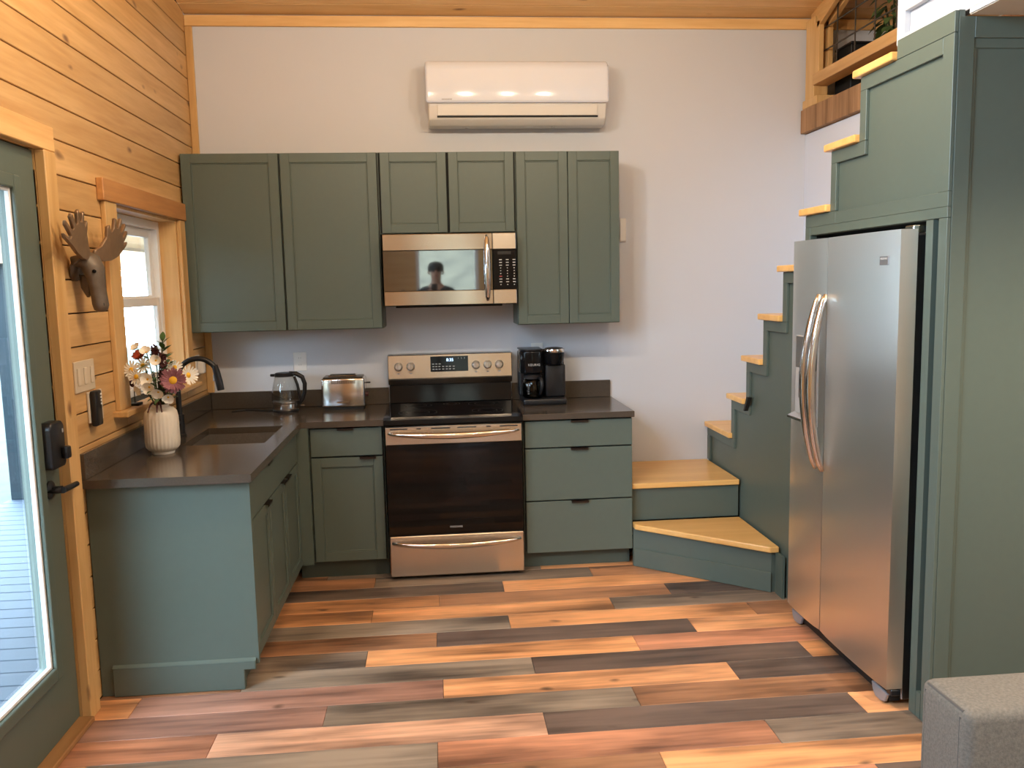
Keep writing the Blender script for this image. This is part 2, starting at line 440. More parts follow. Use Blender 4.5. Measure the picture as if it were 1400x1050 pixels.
# trims
def trim(n, mesh, mt, parent=None): return tag(make('trim_%d' % n, mesh, mt), kind='structure')
b_ = B(); box(b_, .001, X1-.001, -.02, -.001, 3.178, 3.240, .003); trim(1, b_, pine_trim_x)
b_ = B(); box(b_, .001, .042, -.02, -.0005, 1.018, 3.177, .003); trim(2, b_, pine_z)
b_ = B(); box(b_, .0005, .036, -2.075, -1.985, 0.001, 2.155, .003); box(b_, -.11, .0005, -2.075, -2.068, 0.001, 2.155); trim(3, b_, pine_z)     # door side casing
b_ = B(); box(b_, .0005, .036, -3.07, -1.985, 2.156, 2.245, .003); trim(4, b_, pine_trim_y)
b_ = B(); box(b_, .0005, .036, -3.07, -2.99, 0.001, 2.155, .003); trim(5, b_, pine_z)
b_ = B(); box(b_, -.1, .05, -2.985, -2.08, 0.001, .022, .004); trim(6, b_, wood('oak_threshold', (.45, .24, .09, 1), (.30, .14, .05, 1), 'y', knots=False))
# window casings
b_ = B(); box(b_, .0005, .022, -1.50, -1.37, 1.125, 2.03, .002); trim(7, b_, pine_z)
b_ = B(); box(b_, .0005, .022, -.43, -.34, 1.125, 2.03, .002); trim(8, b_, pine_z)
b_ = B(); box(b_, .0005, .030, -1.53, -.335, 2.031, 2.125, .003); trim(9, b_, cedar_head)
b_ = B(); box(b_, -.10, -.0005, -.445, -.431, 1.126, 2.018); box(b_, -.10, -.0005, -1.369, -1.355, 1.126, 2.018); box(b_, -.10, -.0005, -1.369, -.431, 2.018, 2.03); trim(10, b_, pine_z)
b_ = B(); box(b_, -.10, .062, -1.53, -.34, 1.098, 1.1245, .005, 2); trim(11, b_, pine_trim_y)   # window stool

# window_1: white vinyl double-hung
win = tag(empty('window_1', (-.13, -.9, 1.125)), kind='structure')
xa, xb = -.135, -.10
b_ = B()
for r in ((-1.355, -1.315, 1.125, 2.018), (-.485, -.445, 1.125, 2.018), (-1.315, -.485, 1.975, 2.018), (-1.315, -.485, 1.125, 1.165)): box(b_, xa, xb+.01, r[0], r[1], r[2], r[3], .003)
make('window_frame', b_, vinyl, win)
for (n_, z0, z1, dx) in (('sash', 1.165, 1.61, .012), ('sash', 1.575, 1.975, -.012)):
    b_ = B(); f = .045
    box(b_, xa+dx, xb+dx-.01, -1.315, -1.315+f, z0, z1, .003); box(b_, xa+dx, xb+dx-.01, -.485-f, -.485, z0, z1, .003)
    box(b_, xa+dx, xb+dx-.01, -1.315+f, -.485-f, z0, z0+f, .003); box(b_, xa+dx, xb+dx-.01, -1.315+f, -.485-f, z1-f, z1, .003)
    sa = make(n_, b_, vinyl, win)
    b_ = B(); box(b_, xa+dx+.010, xa+dx+.014, -1.315+f, -.485-f, z0+f, z1-f); make('pane', b_, glass_win, sa)

# other windows of the room (left wall towards the camera, wall behind the camera)
def big_window(n, axis, plane, a0, a1, z0, z1, mull):
    w_ = tag(empty('window_%d' % n, (0, 0, 0)), kind='structure')
    t = .05
    def bx(bm, p0, p1, u0, u1, q0, q1):
        if axis == 'x': box(bm, plane+p0, plane+p1, u0, u1, q0, q1)
        else: box(bm, u0, u1, plane+p0, plane+p1, q0, q1)
    b_ = B()
    bx(b_, -.06, .0, a0, a0+t, z0, z1); bx(b_, -.06, .0, a1-t, a1, z0, z1); bx(b_, -.06, .0, a0+t, a1-t, z0, z0+t); bx(b_, -.06, .0, a0+t, a1-t, z1-t, z1)
    for mm in mull: bx(b_, -.06, .0, mm-.05, mm+.05, z0+t, z1-t)
    make('window_frame', b_, vinyl, w_)
    es = [a0+t] + [v for mm in mull for v in (mm-.05, mm+.05)] + [a1-t]
    for i in range(0, len(es), 2):
        b_ = B(); bx(b_, -.033, -.029, es[i], es[i+1], z0+t, z1-t); make('pane', b_, glass_win, w_)
big_window(2, 'x', -.03, -5.8, -3.4, 2.15, 3.5, [-4.6])
big_window(3, 'y', YR-.03, 1.15, 2.05, 1.0, 2.25, [])

# door_1: green full-light door
d = tag(empty('door_1', (-.02, -2.53, .022)), kind='structure')
DX0, DX1, gy0, gy1, gz0, gz1 = -.05, -.006, -2.80, -2.262, .30, 2.0
b_ = B()
for (a, b2, c, e) in subtract([(-2.975, -2.078, .024, 2.150)], (gy0, gy1, gz0, gz1)): box(b_, DX0, DX1, a, b2, c, e)
make('door_slab', b_, green, d)
b_ = B()
t = .045
for (a, b2, c, e) in subtract([(gy0-t, gy1+t, gz0-t, gz1+t)], (gy0+.002, gy1-.002, gz0+.002, gz1-.002)): box(b_, DX1+.0005, .012, a, b2, c, e, .006, 2)
mould = make('glass_moulding', b_, green, d)
b_ = B()
for (a, b2, c, e) in subtract([(gy0, gy1, gz0, gz1)], (gy0+.012, gy1-.012, gz0+.012, gz1-.012)): box(b_, -.02, -.004, a, b2, c, e, .002)
make('glazing_bead', b_, vinyl, d)
b_ = B(); box(b_, -.028, -.022, gy0, gy1, gz0, gz1); make('pane', b_, glass_win, d)
# deadbolt keypad
b_ = B(); prism(b_, [(-2.222, 1.025), (-2.212, 1.015), (-2.118, 1.015), (-2.108, 1.03), (-2.108, 1.165), (-2.125, 1.185), (-2.205, 1.185), (-2.222, 1.165)], 'x', -.0055, .04, .008, 2)
kp = make('deadbolt_keypad', b_, black_plastic, d, True)
b_ = B(); box(b_, .0405, .065, -2.155, -2.12, 1.045, 1.09, .006, 2); make('turn_knob', b_, black_plastic, kp, True)
b_ = B(); box(b_, .0402, .043, -2.135, -2.125, 1.14, 1.155, .001); make('button', b_, grey_mark, kp)
b_ = B(); lathe(b_, [(0, 0), (.034, 0), (.034, .006), (.026, .012), (.014, .014), (.014, .045), (.0, .045)], (-.0055, -2.165, .935), 24, axis='x')
lv = make('lever_rose', b_, black_plastic, d, True)
b_ = B(); tube(b_, [(.045, -2.175, .935), (.047, -2.13, .934), (.047, -2.06, .932)], [.012, .011, .010], 12); make('lever', b_, black_plastic, lv, True)

# ------------------------------------------------------------------ cabinets
def mapper(face, plane):
    """local (u along the wall, v up, w out of the face) -> world box"""
    def mp(bm, u0, u1, v0, v1, w0, w1, bev=0.):
        if face == '-y': box(bm, u0, u1, plane-w1, plane-w0, v0, v1, bev)
        else: box(bm, plane+w0, plane+w1, u0, u1, v0, v1, bev)               # '+x'
    return mp
def shaker(parent, face, plane, u0, u1, v0, v1, fr=.052, th_=.02, name='door'):
    mp = mapper(face, plane); b_ = B()
    mp(b_, u0, u0+fr, v0, v1, 0, th_, .0015); mp(b_, u1-fr, u1, v0, v1, 0, th_, .0015)
    mp(b_, u0+fr, u1-fr, v0, v0+fr, 0, th_, .0015); mp(b_, u0+fr, u1-fr, v1-fr, v1, 0, th_, .0015)
    dr = make(name, b_, green, parent)
    b_ = B(); mp(b_, u0+fr-.004, u1-fr+.004, v0+fr-.004, v1-fr+.004, .002, .0105); make('panel', b_, green, dr)
    b_ = B()
    for q in ((u0+fr, u0+fr+.007, v0+fr, v1-fr), (u1-fr-.007, u1-fr, v0+fr, v1-fr), (u0+fr+.007, u1-fr-.007, v0+fr, v0+fr+.007), (u0+fr+.007, u1-fr-.007, v1-fr-.007, v1-fr)):
        mp(b_, *q, .0106, .0155, .002)
    make('bead', b_, green, dr)
    return dr
def slab(parent, face, plane, u0, u1, v0, v1, th_=.02, name='drawer_front'):
    b_ = B(); mapper(face, plane)(b_, u0, u1, v0, v1, 0, th_, .002); return make(name, b_, green, parent)
def pull(parent, face, plane, u, v, wd=.09, th_=.02):
    mp = mapper(face, plane); b_ = B()
    mp(b_, u-wd/2, u+wd/2, v+.0005, v+.0028, .004, th_+.016); mp(b_, u-wd/2, u+wd/2, v-.009, v+.0028, th_+.0135, th_+.016)
    return make('tab_pull', b_, bronze, parent)

UB, UT = 1.400, 2.405
def upper(x0, x1, z0, doors, label):
    t = thing('wall_cabinet', ((x0+x1)/2, -.15, z0), label, 'cabinet', 'sage green wall cabinets')
    b_ = B(); box(b_, x0+.001, x1-.001, -.304, -.0015, z0, UT); make('body', b_, green, t)
    b_ = B(); box(b_, x0+.003, x1-.003, -.3052, -.3042, z0+.004, UT-.004); make('face_shadow_gap', b_, gap_dark, t)
    for (a, c) in doors: shaker(t, '-y', -.3055, a, c, z0+.004, UT-.003)
    return t
upper(.012, .553, UB, [(.014, .547)], 'sage green wall cabinet with one wide door in the corner by the pine wall')
upper(.553, 1.105, UB, [(.559, 1.098)], 'sage green wall cabinet with one wide door next to the microwave')
upper(1.105, 1.895, 1.943, [(1.118, 1.494), (1.508, 1.884)], 'short sage green wall cabinet with two doors above the microwave')
upper(1.895, 2.508, UB, [(1.899, 2.199), (2.203, 2.505)], 'sage green wall cabinet with two narrow doors above the coffee maker')

CT, CB = .912, .878                                   # countertop top and underside
# left run of base cabinets
lr = thing('base_cabinet', (.31, -1.2, 0), 'long sage green base cabinet under the sink along the pine wall', 'cabinet')
b_ = B(); box(b_, .004, .606, -1.86, -.003, .105, .66)
for (a, c, e, f) in subtract([(.004, .606, -1.86, -.003)], (.15, .6035, -1.27, -.70)): box(b_, a, c, e, f, .66, CB-.001)
make('body', b_, green, lr)
b_ = B(); prism(b_, [(.004, .001), (.575, .001), (.575, .104), (.637, .104), (.637, CB-.001), (.004, CB-.001)], 'y', -1.883, -1.861); ep = make('end_panel', b_, green, lr)
b_ = B(); prism(b_, [(.055, .001), (.578, .001), (.578, .085), (.625, .085), (.625, .122), (.055, .122)], 'y', -1.897, -1.8835, .003); make('skirting', b_, green, ep)
b_ = B(); prism(b_, [(-1.8835, .122), (-1.898, .122), (-1.8835, .132)], 'x', .055, .625); make('bevelled_cap', b_, green, ep)
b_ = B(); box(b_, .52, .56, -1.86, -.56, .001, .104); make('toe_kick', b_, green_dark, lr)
b_ = B(); box(b_, .607, .6095, -1.858, -.66, .11, CB-.004); make('face_shadow_gap', b_, gap_dark, lr)
ff = slab(lr, '+x', .610, -1.858, -.668, .700, .866, name='false_front')
pull(ff, '+x', .610, -1.47, .866)
for (a, c, pu) in ((-1.858, -1.462, -1.52), (-1.456, -1.062, -1.11), (-1.056, -.668, -1.0)):
    dr = shaker(lr, '+x', .610, a, c, .115, .692, fr=.05); pull(dr, '+x', .610, pu, .692)
b_ = B(); box(b_, .607, .690, -.66, -.609, .105, CB-.001); make('corner_filler', b_, green, lr)

mid = thing('base_cabinet', (.89, -.3, 0), 'narrow sage green base cabinet with drawer and door beside the range', 'cabinet')
b_ = B(); box(b_, .691, 1.100, -.606, -.003, .105, CB-.001); make('body', b_, green, mid)
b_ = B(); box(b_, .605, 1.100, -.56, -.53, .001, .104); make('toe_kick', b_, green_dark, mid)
b_ = B(); box(b_, .696, 1.098, -.6085, -.6065, .108, CB-.003); make('face_shadow_gap', b_, gap_dark, mid)
dw = slab(mid, '-y', -.609, .698, 1.090, .712, .868); pull(dw, '-y', -.609, .892, .868)
dr = shaker(mid, '-y', -.609, .698, 1.090, .112, .703); pull(dr, '-y', -.609, 1.01, .703)

rt = thing('base_cabinet', (2.2, -.3, 0), 'sage green base cabinet with three drawers below the coffee maker', 'cabinet')
b_ = B(); box(b_, 1.880, 2.508, -.606, -.003, .105, CB-.001); make('body', b_, green, rt)
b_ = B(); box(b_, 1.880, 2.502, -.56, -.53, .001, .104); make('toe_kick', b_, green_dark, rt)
b_ = B(); box(b_, 1.884, 2.505, -.6085, -.6065, .108, CB-.003); make('face_shadow_gap', b_, gap_dark, rt)
for (a, c) in ((.716, .868), (.409, .708), (.102, .401)):
    dw = slab(rt, '-y', -.609, 1.890, 2.506, a, c); pull(dw, '-y', -.609, 2.2, c, .10)

# countertops
SK = (.185, .575, -1.235, -.735)                      # sink cut-out
ct = thing('countertop', (.3, -1.0, CB), 'dark taupe quartz countertop wrapping the corner with the sink', 'countertop')
b_ = B()
for (a, c, e, f) in subtract([(.0015, .655, -1.925, -.0015)], (SK[0], SK[1], SK[2], SK[3])): box(b_, a, c, e, f, CB, CT)
box(b_, .655, 1.103, -.65, -.0015, CB, CT)
make('slab', b_, quartz, ct)
b_ = B(); box(b_, .0015, .022, -1.915, -.0015, CT+.0005, 1.016, .002); make('backsplash', b_, quartz, ct)
b_ = B(); box(b_, .0225, 1.103, -.022, -.0015, CT+.0005, 1.016, .002); make('backsplash', b_, quartz, ct)
ct2 = thing('countertop', (2.2, -.3, CB), 'short dark taupe quartz countertop under the coffee maker', 'countertop')
b_ = B(); box(b_, 1.876, 2.516, -.65, -.0015, CB, CT, .002); make('slab', b_, quartz, ct2)
b_ = B(); box(b_, 1.876, 2.508, -.022, -.0015, CT+.0005, 1.020, .002); make('backsplash', b_, quartz, ct2)

# sink
sk = thing('sink', (.385, -.985, .70), 'dark undermount sink bowl set in the countertop', 'sink')
b_ = B(); a0, a1, c0, c1 = SK
for q in ((a0-.02, a0, c0-.02, c1+.02, .69, CB-.0005), (a1, a1+.018, c0-.02, c1+.02, .69, CB-.0005), (a0, a1, c0-.02, c0, .69, CB-.0005), (a0, a1, c1, c1+.02, .69, CB-.0005), (a0, a1, c0, c1, .69, .70)): box(b_, *q)
sink_m = mat('grey_granite_sink', (.13, .115, .10, 1), .35, noise=.3, nscale=150)
make('bowl', b_, sink_m, sk)
b_ = B(); box(b_, a0+.001, a1-.001, c1-.016, c1-.001, .79, .80); make('ledge', b_, sink_m, sk)
b_ = B(); box(b_, a0+.001, a1-.001, c0+.001, c0+.016, .79, .80); make('ledge', b_, sink_m, sk)
b_ = B(); lathe(b_, [(0, .004), (.02, .004), (.04, .006), (.045, .001), (0, .0005)], (.385, -.985, .70), 24); make('drain', b_, chrome, sk, True)
# faucet
fc = thing('faucet', (.105, -.95, CT), 'matte black gooseneck kitchen faucet arching over the sink', 'faucet')
b_ = B(); lathe(b_, [(0, .0005), (.028, .0005), (.028, .008), (.022, .014), (.020, .11), (0, .11)], (.105, -.95, CT), 24); make('base', b_, black_plastic, fc, True)
b_ = B(); pth = [(.105, -.95, 1.02), (.105, -.95, 1.10), (.105, -.95, 1.19)] + [(.105+.103*(1-math.cos(a)), -.95, 1.195+.108*math.sin(a)) for a in [PI*i/16 for i in range(1, 14)]]
tube(b_, pth, .0135, 14); make('neck', b_, black_plastic, fc, True)
e0 = Vector(pth[-1])
b_ = B(); tube(b_, [e0+Vector((-.002, 0, .012)), e0+Vector((.006, 0, -.02)), e0+Vector((.016, 0, -.075)), e0+Vector((.022, 0, -.115))], [.0145, .017, .0185, .0175], 16); sh = make('spray_head', b_, black_plastic, fc, True)
b_ = B(); box(b_, e0.x-.012, e0.x-.003, -.957, -.943, e0.z-.07, e0.z-.035, .003); make('spray_button', b_, grey_mark, sh)
b_ = B(); tube(b_, [(.105, -.972, .985), (.107, -1.0, .99), (.11, -1.04, .998)], [.010, .008, .007], 10); make('lever', b_, black_plastic, fc, True)

# ------------------------------------------------------------------ range
RX0, RX1 = 1.109, 1.870
rg = thing('range', ((RX0+RX1)/2, -.34, 0), 'stainless steel electric range with black glass oven door', 'range')
b_ = B(); box(b_, RX0, RX1, -.648, -.025, .03, .880); make('body', b_, mat('range_side', (.02, .02, .02, 1), .5), rg)
b_ = B(); prism(b_, [(-.025, .881), (-.69, .881), (-.698, .890), (-.694, .912), (-.64, .921), (-.08, .924), (-.025, .924)], 'x', RX0-.004, RX1+.004); ck = make('cooktop', b_, black_gloss, rg)
b_ = B()
for (cx, cy, r) in ((1.29, -.50, .11), (1.69, -.50, .09), (1.29, -.22, .08), (1.69, -.22, .10), (1.49, -.19, .05)):
    for q in (r, r*.62):
        n = 40; A = [b_.verts.new((cx+q*math.cos(2*PI*i/n), cy+q*math.sin(2*PI*i/n), .9235+.0012)) for i in range(n)]; C_ = [b_.verts.new((cx+(q-.002)*math.cos(2*PI*i/n), cy+(q-.002)*math.sin(2*PI*i/n), .9247)) for i in range(n)]
        for i in range(n): b_.faces.new((A[i], A[(i+1) % n], C_[(i+1) % n], C_[i]))
make('burner_rings', b_, mat('burner_print', (.035, .035, .036, 1), .4), ck)
b_ = B(); prism(b_, [(-.025, .9245), (-.10, .9245), (-.085, 1.035), (-.025, 1.035)], 'x', RX0+.004, RX1-.004, .003); make('riser_panel', b_, black_gloss, rg)
b_ = B(); prism(b_, [(-.025, 1.036), (-.086, 1.036), (-.112, 1.075), (-.098, 1.222), (-.025, 1.226)], 'x', RX0-.002, RX1+.002, .004); bgd = make('control_panel', b_, ss_x, rg)
def tiltpt(z): return -.112 + (z-1.075)*(.014/.147)
b_ = B(); prism(b_, [(tiltpt(1.115)-.003, 1.115), (tiltpt(1.208)-.003, 1.208), (tiltpt(1.208)+.002, 1.208), (tiltpt(1.115)+.002, 1.115)], 'x', 1.368, 1.60); dp = make('display_panel', b_, black_gloss, bgd)
text('clock_digits', '8:35', .026, (1.488, tiltpt(1.182)-.0045, 1.185), '-y', display_lit, dp)
b_ = B()
for row, (zz, xs_) in enumerate([(1.162, [1.385, 1.405, 1.425]), (1.146, [1.386, 1.404, 1.423, 1.446, 1.468, 1.488, 1.511]), (1.130, [1.386, 1.405, 1.424, 1.446, 1.468, 1.488, 1.511])]):
    for xx in xs_: box(b_, xx-.007, xx+.006, tiltpt(zz)-.0037, tiltpt(zz)-.003, zz-.003, zz+.003)
make('key_legends', b_, grey_mark, dp)
for i, (dx, dz) in enumerate([(0, 0), (1, 0), (2, 0), (0, 1), (1, 1), (2, 1), (0, 2), (1, 2), (2, 2), (1, 3)]):
    text('key_digit', '1234567890'[i], .012, (1.54+dx*.019, tiltpt(1.19)-.0036+0.0015*0, 1.194-dz*.019), '-y', white_print, dp)
for kx in (1.172, 1.246, 1.648, 1.720, 1.792):
    zc_ = 1.150; yy = tiltpt(zc_)
    b_ = B(); lathe(b_, [(0, 0), (.026, 0), (.026, .006), (.021, .012), (.019, .030), (.016, .033), (0, .033)], (kx, yy, zc_), 24, axis='y'); kn = make('knob', b_, knob_steel, bgd, True)
    b_ = B(); box(b_, kx-.0045, kx+.0045, yy-.040, yy-.030, zc_-.019, zc_+.019, .002); make('knob_grip', b_, knob_steel, kn)
    b_ = B(); box(b_, kx-.008, kx+.008, tiltpt(1.108)-.0022, tiltpt(1.108)-.0012, 1.106, 1.110); make('knob_legend', b_, grey_mark, bgd)
# door
b_ = B(); box(b_, RX0+.002, RX1-.002, -.690, -.650, .772, .874, .004); dt = make('door_top', b_, ss_x, rg)
b_ = B(); box(b_, RX0+.002, RX1-.002, -.688, -.650, .258, .7715, .002); dg_ = make('oven_door', b_, black_glass, rg)
text('maker_name', 'FRIGIDAIRE', .014, (1.488, -.6886, .298), '-y', white_print, dg_)
b_ = B()
for (a, c) in ((.03, .125), (.175, .20), (.255, .36), (.40, .505), (.56, .585), (.635, .735)): box(b_, RX0+a, RX0+c, -.6912, -.6902, .858, .864)
make('vent_slots', b_, black_matte, dt)
def bow_handle(parent, z0, name='handle'):
    b_ = B(); pts = []; rad = []
    for i in range(25):
        t = i/24; x = RX0+.02+t*(RX1-RX0-.04); s_ = math.sin(PI*t)
        pts.append((x, -.696-.048*s_**.6, z0-.012*s_)); rad.append(.006+.012*s_**.5)
    tube(b_, pts, rad, 14); return make(name, b_, chrome_warm, parent, 'all')
bow_handle(dt, .838)
b_ = B(); box(b_, RX0+.006, RX1-.002, -.690, -.650, .022, .254, .005); sd = make('storage_drawer', b_, ss_x, rg)
bow_handle(sd, .218)
b_ = B()
for xx in (RX0+.05, RX1-.05): box(b_, xx-.015, xx+.015, -.63, -.60, .0005, .03)
make('foot', b_, black_matte, rg)

# ------------------------------------------------------------------ microwave
MX0, MX1, MZ0, MZ1 = 1.121, 1.881, 1.527, 1.936
mw = thing('microwave', ((MX0+MX1)/2, -.2, MZ0), 'stainless over-the-range microwave with black glass door', 'microwave')
b_ = B(); box(b_, MX0, MX1, -.385, -.0015, MZ0, MZ1, .002); make('body', b_, mat('microwave_body', (.03, .03, .032, 1), .5), mw)
KX = 1.745
b_ = B(); box(b_, MX0, KX-.001, -.420, -.386, MZ0+.003, 1.612, .003); ss_b = steel('stainless_bright', (.56, .49, .42, 1), .19, 'x'); make('door_rail', b_, ss_b, mw)
b_ = B(); box(b_, MX0, KX-.001, -.420, -.386, 1.842, MZ1-.002, .003); md = make('door_rail', b_, ss_b, mw)
b_ = B(); box(b_, MX0, KX-.001, -.418, -.386, 1.6125, 1.8415, .002); mg = make('door_glass', b_, mirror_glass, mw)
b_ = B(); box(b_, KX+.001, MX1, -.420, -.386, MZ0+.003, 1.612, .003); make('keypad_rail', b_, ss_x, mw)
b_ = B(); box(b_, KX+.001, MX1, -.420, -.386, 1.842, MZ1-.002, .003); make('keypad_rail', b_, ss_x, mw)
b_ = B(); box(b_, KX+.001, MX1, -.418, -.386, 1.6125, 1.8415, .002); kpd = make('keypad', b_, black_gloss, mw)
b_ = B()
for row in range(10):
    for c_ in range(3):
        zz = 1.782-row*.0158; xx = KX+.045+c_*.039
        wd = .008 if row in (0, 1, 2, 7, 8) else .003
        if row == 6 and c_ == 0: continue
        box(b_, xx-wd, xx+wd, -.4189, -.4181, zz-.0022, zz+.0022)
make('key_legends', b_, white_print, kpd)
b_ = B(); box(b_, KX+.037, KX+.053, -.4189, -.4181, 1.782-6*.0158-.003, 1.782-6*.0158+.003); make('stop_key', b_, red_print, kpd)
b_ = B(); box(b_, KX+.03, MX1-.03, -.4188, -.4181, 1.812, 1.830); make('clock_window', b_, mat('dim_display', (.03, .03, .03, 1), .2), kpd)
b_ = B(); pts = []; rad = []
for i in range(21):
    t = i/20; s_ = math.sin(PI*t); pts.append((1.712, -.424-.038*s_**.55, 1.553+t*.368)); rad.append(.008+.011*s_**.4)
tube(b_, pts, rad, 14); make('handle', b_, chrome, mw, 'all')
b_ = B(); box(b_, MX0+.06, MX1-.08, -.36, -.10, MZ0-.010, MZ0-.0005, .003); make('grease_filter', b_, black_matte, mw)

# ------------------------------------------------------------------ air conditioner
ac = thing('air_conditioner', (1.93, -.1, 2.575), 'white wall-mounted mini-split air conditioner above the cabinets', 'air conditioner')
AX0, AX1 = 1.392, 2.474
def rprof(pts): return pts
b_ = B(); prism(b_, [(-.0015, 2.60), (-.05, 2.578), (-.13, 2.580), (-.175, 2.615), (-.192, 2.70), (-.19, 2.93), (-.0015, 2.95)], 'x', AX0+.012, AX1-.012, .010, 3); make('housing', b_, ac_lower, ac, True)
b_ = B(); prism(b_, [(-.192, 2.703), (-.212, 2.700), (-.214, 2.80), (-.205, 2.905), (-.180, 2.942), (-.10, 2.955), (-.10, 2.935), (-.185, 2.90)], 'x', AX0, AX1, .016, 4); fp = make('front_panel', b_, ac_white, ac, True)
b_ = B(); prism(b_, [(-.1935, 2.694), (-.1845, 2.632), (-.178, 2.632), (-.187, 2.694)], 'x', AX0+.065, AX1-.065, .002); make('louver', b_, ac_lower, ac)
b_ = B(); prism(b_, [(-.1860, 2.631), (-.1835, 2.622), (-.176, 2.622), (-.176, 2.631)], 'x', AX0+.063, AX1-.063); make('outlet_gap', b_, black_matte, ac)
b_ = B()
for i in range(8): box(b_, 1.485+i*.0075, 1.4905+i*.0075, -.2138, -.2128, 2.716, 2.722)
make('maker_mark', b_, grey_mark, fp)
b_ = B()
for xx in (1.63, 2.15): box(b_, xx-.008, xx+.008, -.12, -.10, 2.572, 2.5785)
make('screw_cap', b_, grey_mark, ac)

# ------------------------------------------------------------------ staircase with the fridge surround
SX, SI, XW = 3.154, 3.168, 3.777
TZ = {1: .255, 2: .478, 3: .728, 4: .965, 5: 1.212, 6: 1.456, 7: 1.706, 8: 1.962, 9: 2.220, 10: 2.475}
RY = {3: 0., 4: -.442, 5: -.680, 6: -.920, 7: -1.168, 8: -1.416, 9: -1.662, 10: -1.905, 11: -2.172}
TT = .032
st = thing('staircase', (3.4, -1.2, 0), 'sage green staircase with varnished wood treads rising over the refrigerator', 'staircase')
# stepped side panel
OY0, OY1, OZ = -1.464, -2.404, 1.836
prof = [(-.002, 0.001), (-.002, TZ[3]-TT)]
for k in range(4, 11): prof += [(RY[k], TZ[k-1]-TT), (RY[k], TZ[k]-TT)]
prof += [(RY[11], TZ[10]-TT), (RY[11], 2.514), (-2.528, 2.514), (-2.528, .001), (-2.475, .001), (-2.475, OZ), (OY0, OZ), (OY0, .001)]
b_ = B(); prism(b_, prof, 'x', SI, SI+.02); sp_ = make('side_panel', b_, green, st)
# trim strips on the panel following the steps
def strip(y0, y1, z0, z1, name='trim_strip', x0=SX, x1=SI-.0003):
    b_ = B(); box(b_, x0, x1, y0, y1, z0, z1, .0015); return make(name, b_, green, sp_)
TW = .05
strip(-.001, -.05, TZ[2]+.001, TZ[3]-TT-.001-.055); strip(-.001, RY[4]-TW, TZ[3]-TT-.055, TZ[3]-TT-.001)
for k in range(4, 11):
    zlo = TZ[k-1]-TT-.055; ztop = TZ[k]-TT-.001
    strip(RY[k]-.001, RY[k]-TW, TZ[k-1]-TT, ztop-.055)
    strip(RY[k]-.001, (RY[k+1]-TW) if k < 10 else -2.4645, ztop-.055, ztop)
strip(-2.173, -2.527, 2.4435, 2.513); strip(-2.465, -2.527, 1.9255, 2.4425)
strip(RY[8]-TW-.0005, -2.527, OZ+.001, 1.8735); strip(RY[9]-TW-.0005, -2.527, 1.874, 1.925)
strip(-2.478, -2.527, .001, OZ)
b_ = B(); box(b_, SX, SX+.02, -2.404, -2.447, .001, OZ-.001); make('filler_strip', b_, green, st)
b_ = B(); box(b_, SX+.001, SX+.015, -2.4475, -2.4745, .001, .10); make('filler_block', b_, green, st)
b_ = B(); box(b_, SX+.05, SX+.06, -2.404, -2.474, .001, OZ-.001); make('recess_shade', b_, gap_dark, st)  # near-black sheet: painted shade of the open cavity behind the slot
# inside of the fridge niche
b_ = B(); box(b_, SI+.021, XW, OY0+.02, OY0, .001, OZ+.02); box(b_, SI+.021, XW, OY0, -2.475, OZ+.0005, OZ+.02); make('niche_lining', b_, gap_dark, st)
# end wall of the tower facing the room
b_ = B(); box(b_, SI+.021, XW, -2.5, -2.518, .001, 2.494); ew = make('end_panel', b_, green, st)
def estrip(x0, x1, z0, z1, y=-2.5285):
    b_ = B(); box(b_, x0, x1, -2.5183, y, z0, z1, .0015); make('trim_strip', b_, green, ew)
estrip(SX+.0145, 3.225, .001, 2.494); estrip(3.2255, XW, 2.425, 2.494); estrip(3.7, XW, .001, 2.4245); estrip(3.2255, 3.6995, .001, .09)
b_ = B(); box(b_, 3.2255, 3.6995, -2.5183, -2.5235, 2.393, 2.4245, .001); make('inner_moulding', b_, green, ew)
b_ = B(); box(b_, 3.2255, 3.236, -2.5183, -2.5235, .0905, 2.3925, .001); make('inner_moulding', b_, green, ew)
# treads and risers
def tread(poly, z1):
    b_ = B(); prism(b_, poly, 'z', z1-TT, z1, .006, 2); return make('tread', b_, tread_mat, st)
def riser(poly, z0, z1):
    b_ = B(); prism(b_, poly, 'z', z0, z1); return make('riser', b_, green, st)
tread([(2.511, -.602), (SX-.002, -.602), (SX-.002, -1.185), (SX-.05, -1.185), (2.511, -.665)], TZ[1])
tread([(2.511, -.002), (SX-.002, -.002), (SX-.002, -.602), (2.511, -.602)], TZ[2])
r1 = riser([(2.511, -.612), (2.511, -.630), (SX-.03, -1.150), (SX-.002, -1.150), (SX-.002, -1.130), (SX-.025, -1.130)], .001, TZ[1]-TT-.001)
b_ = B(); prism(b_, [(2.511, -.632), (2.511, -.642), (SX-.034, -1.162), (SX-.031, -1.152)], 'z', .001, .108, .002); make('skirting', b_, green, r1)
b_ = B(); box(b_, SX-.014, SX-.0005, -1.165, -1.255, .001, TZ[1]-TT-.001); make('newel_block', b_, green, st)
riser([(2.511, -.560), (SX-.002, -.560), (SX-.002, -.580), (2.511, -.580)], TZ[1]+.0005, TZ[2]-TT-.0005)
tread([(SX-.022, -.002), (XW, -.002), (XW, RY[4]-.02), (SX-.022, RY[4]-.02)], TZ[3])
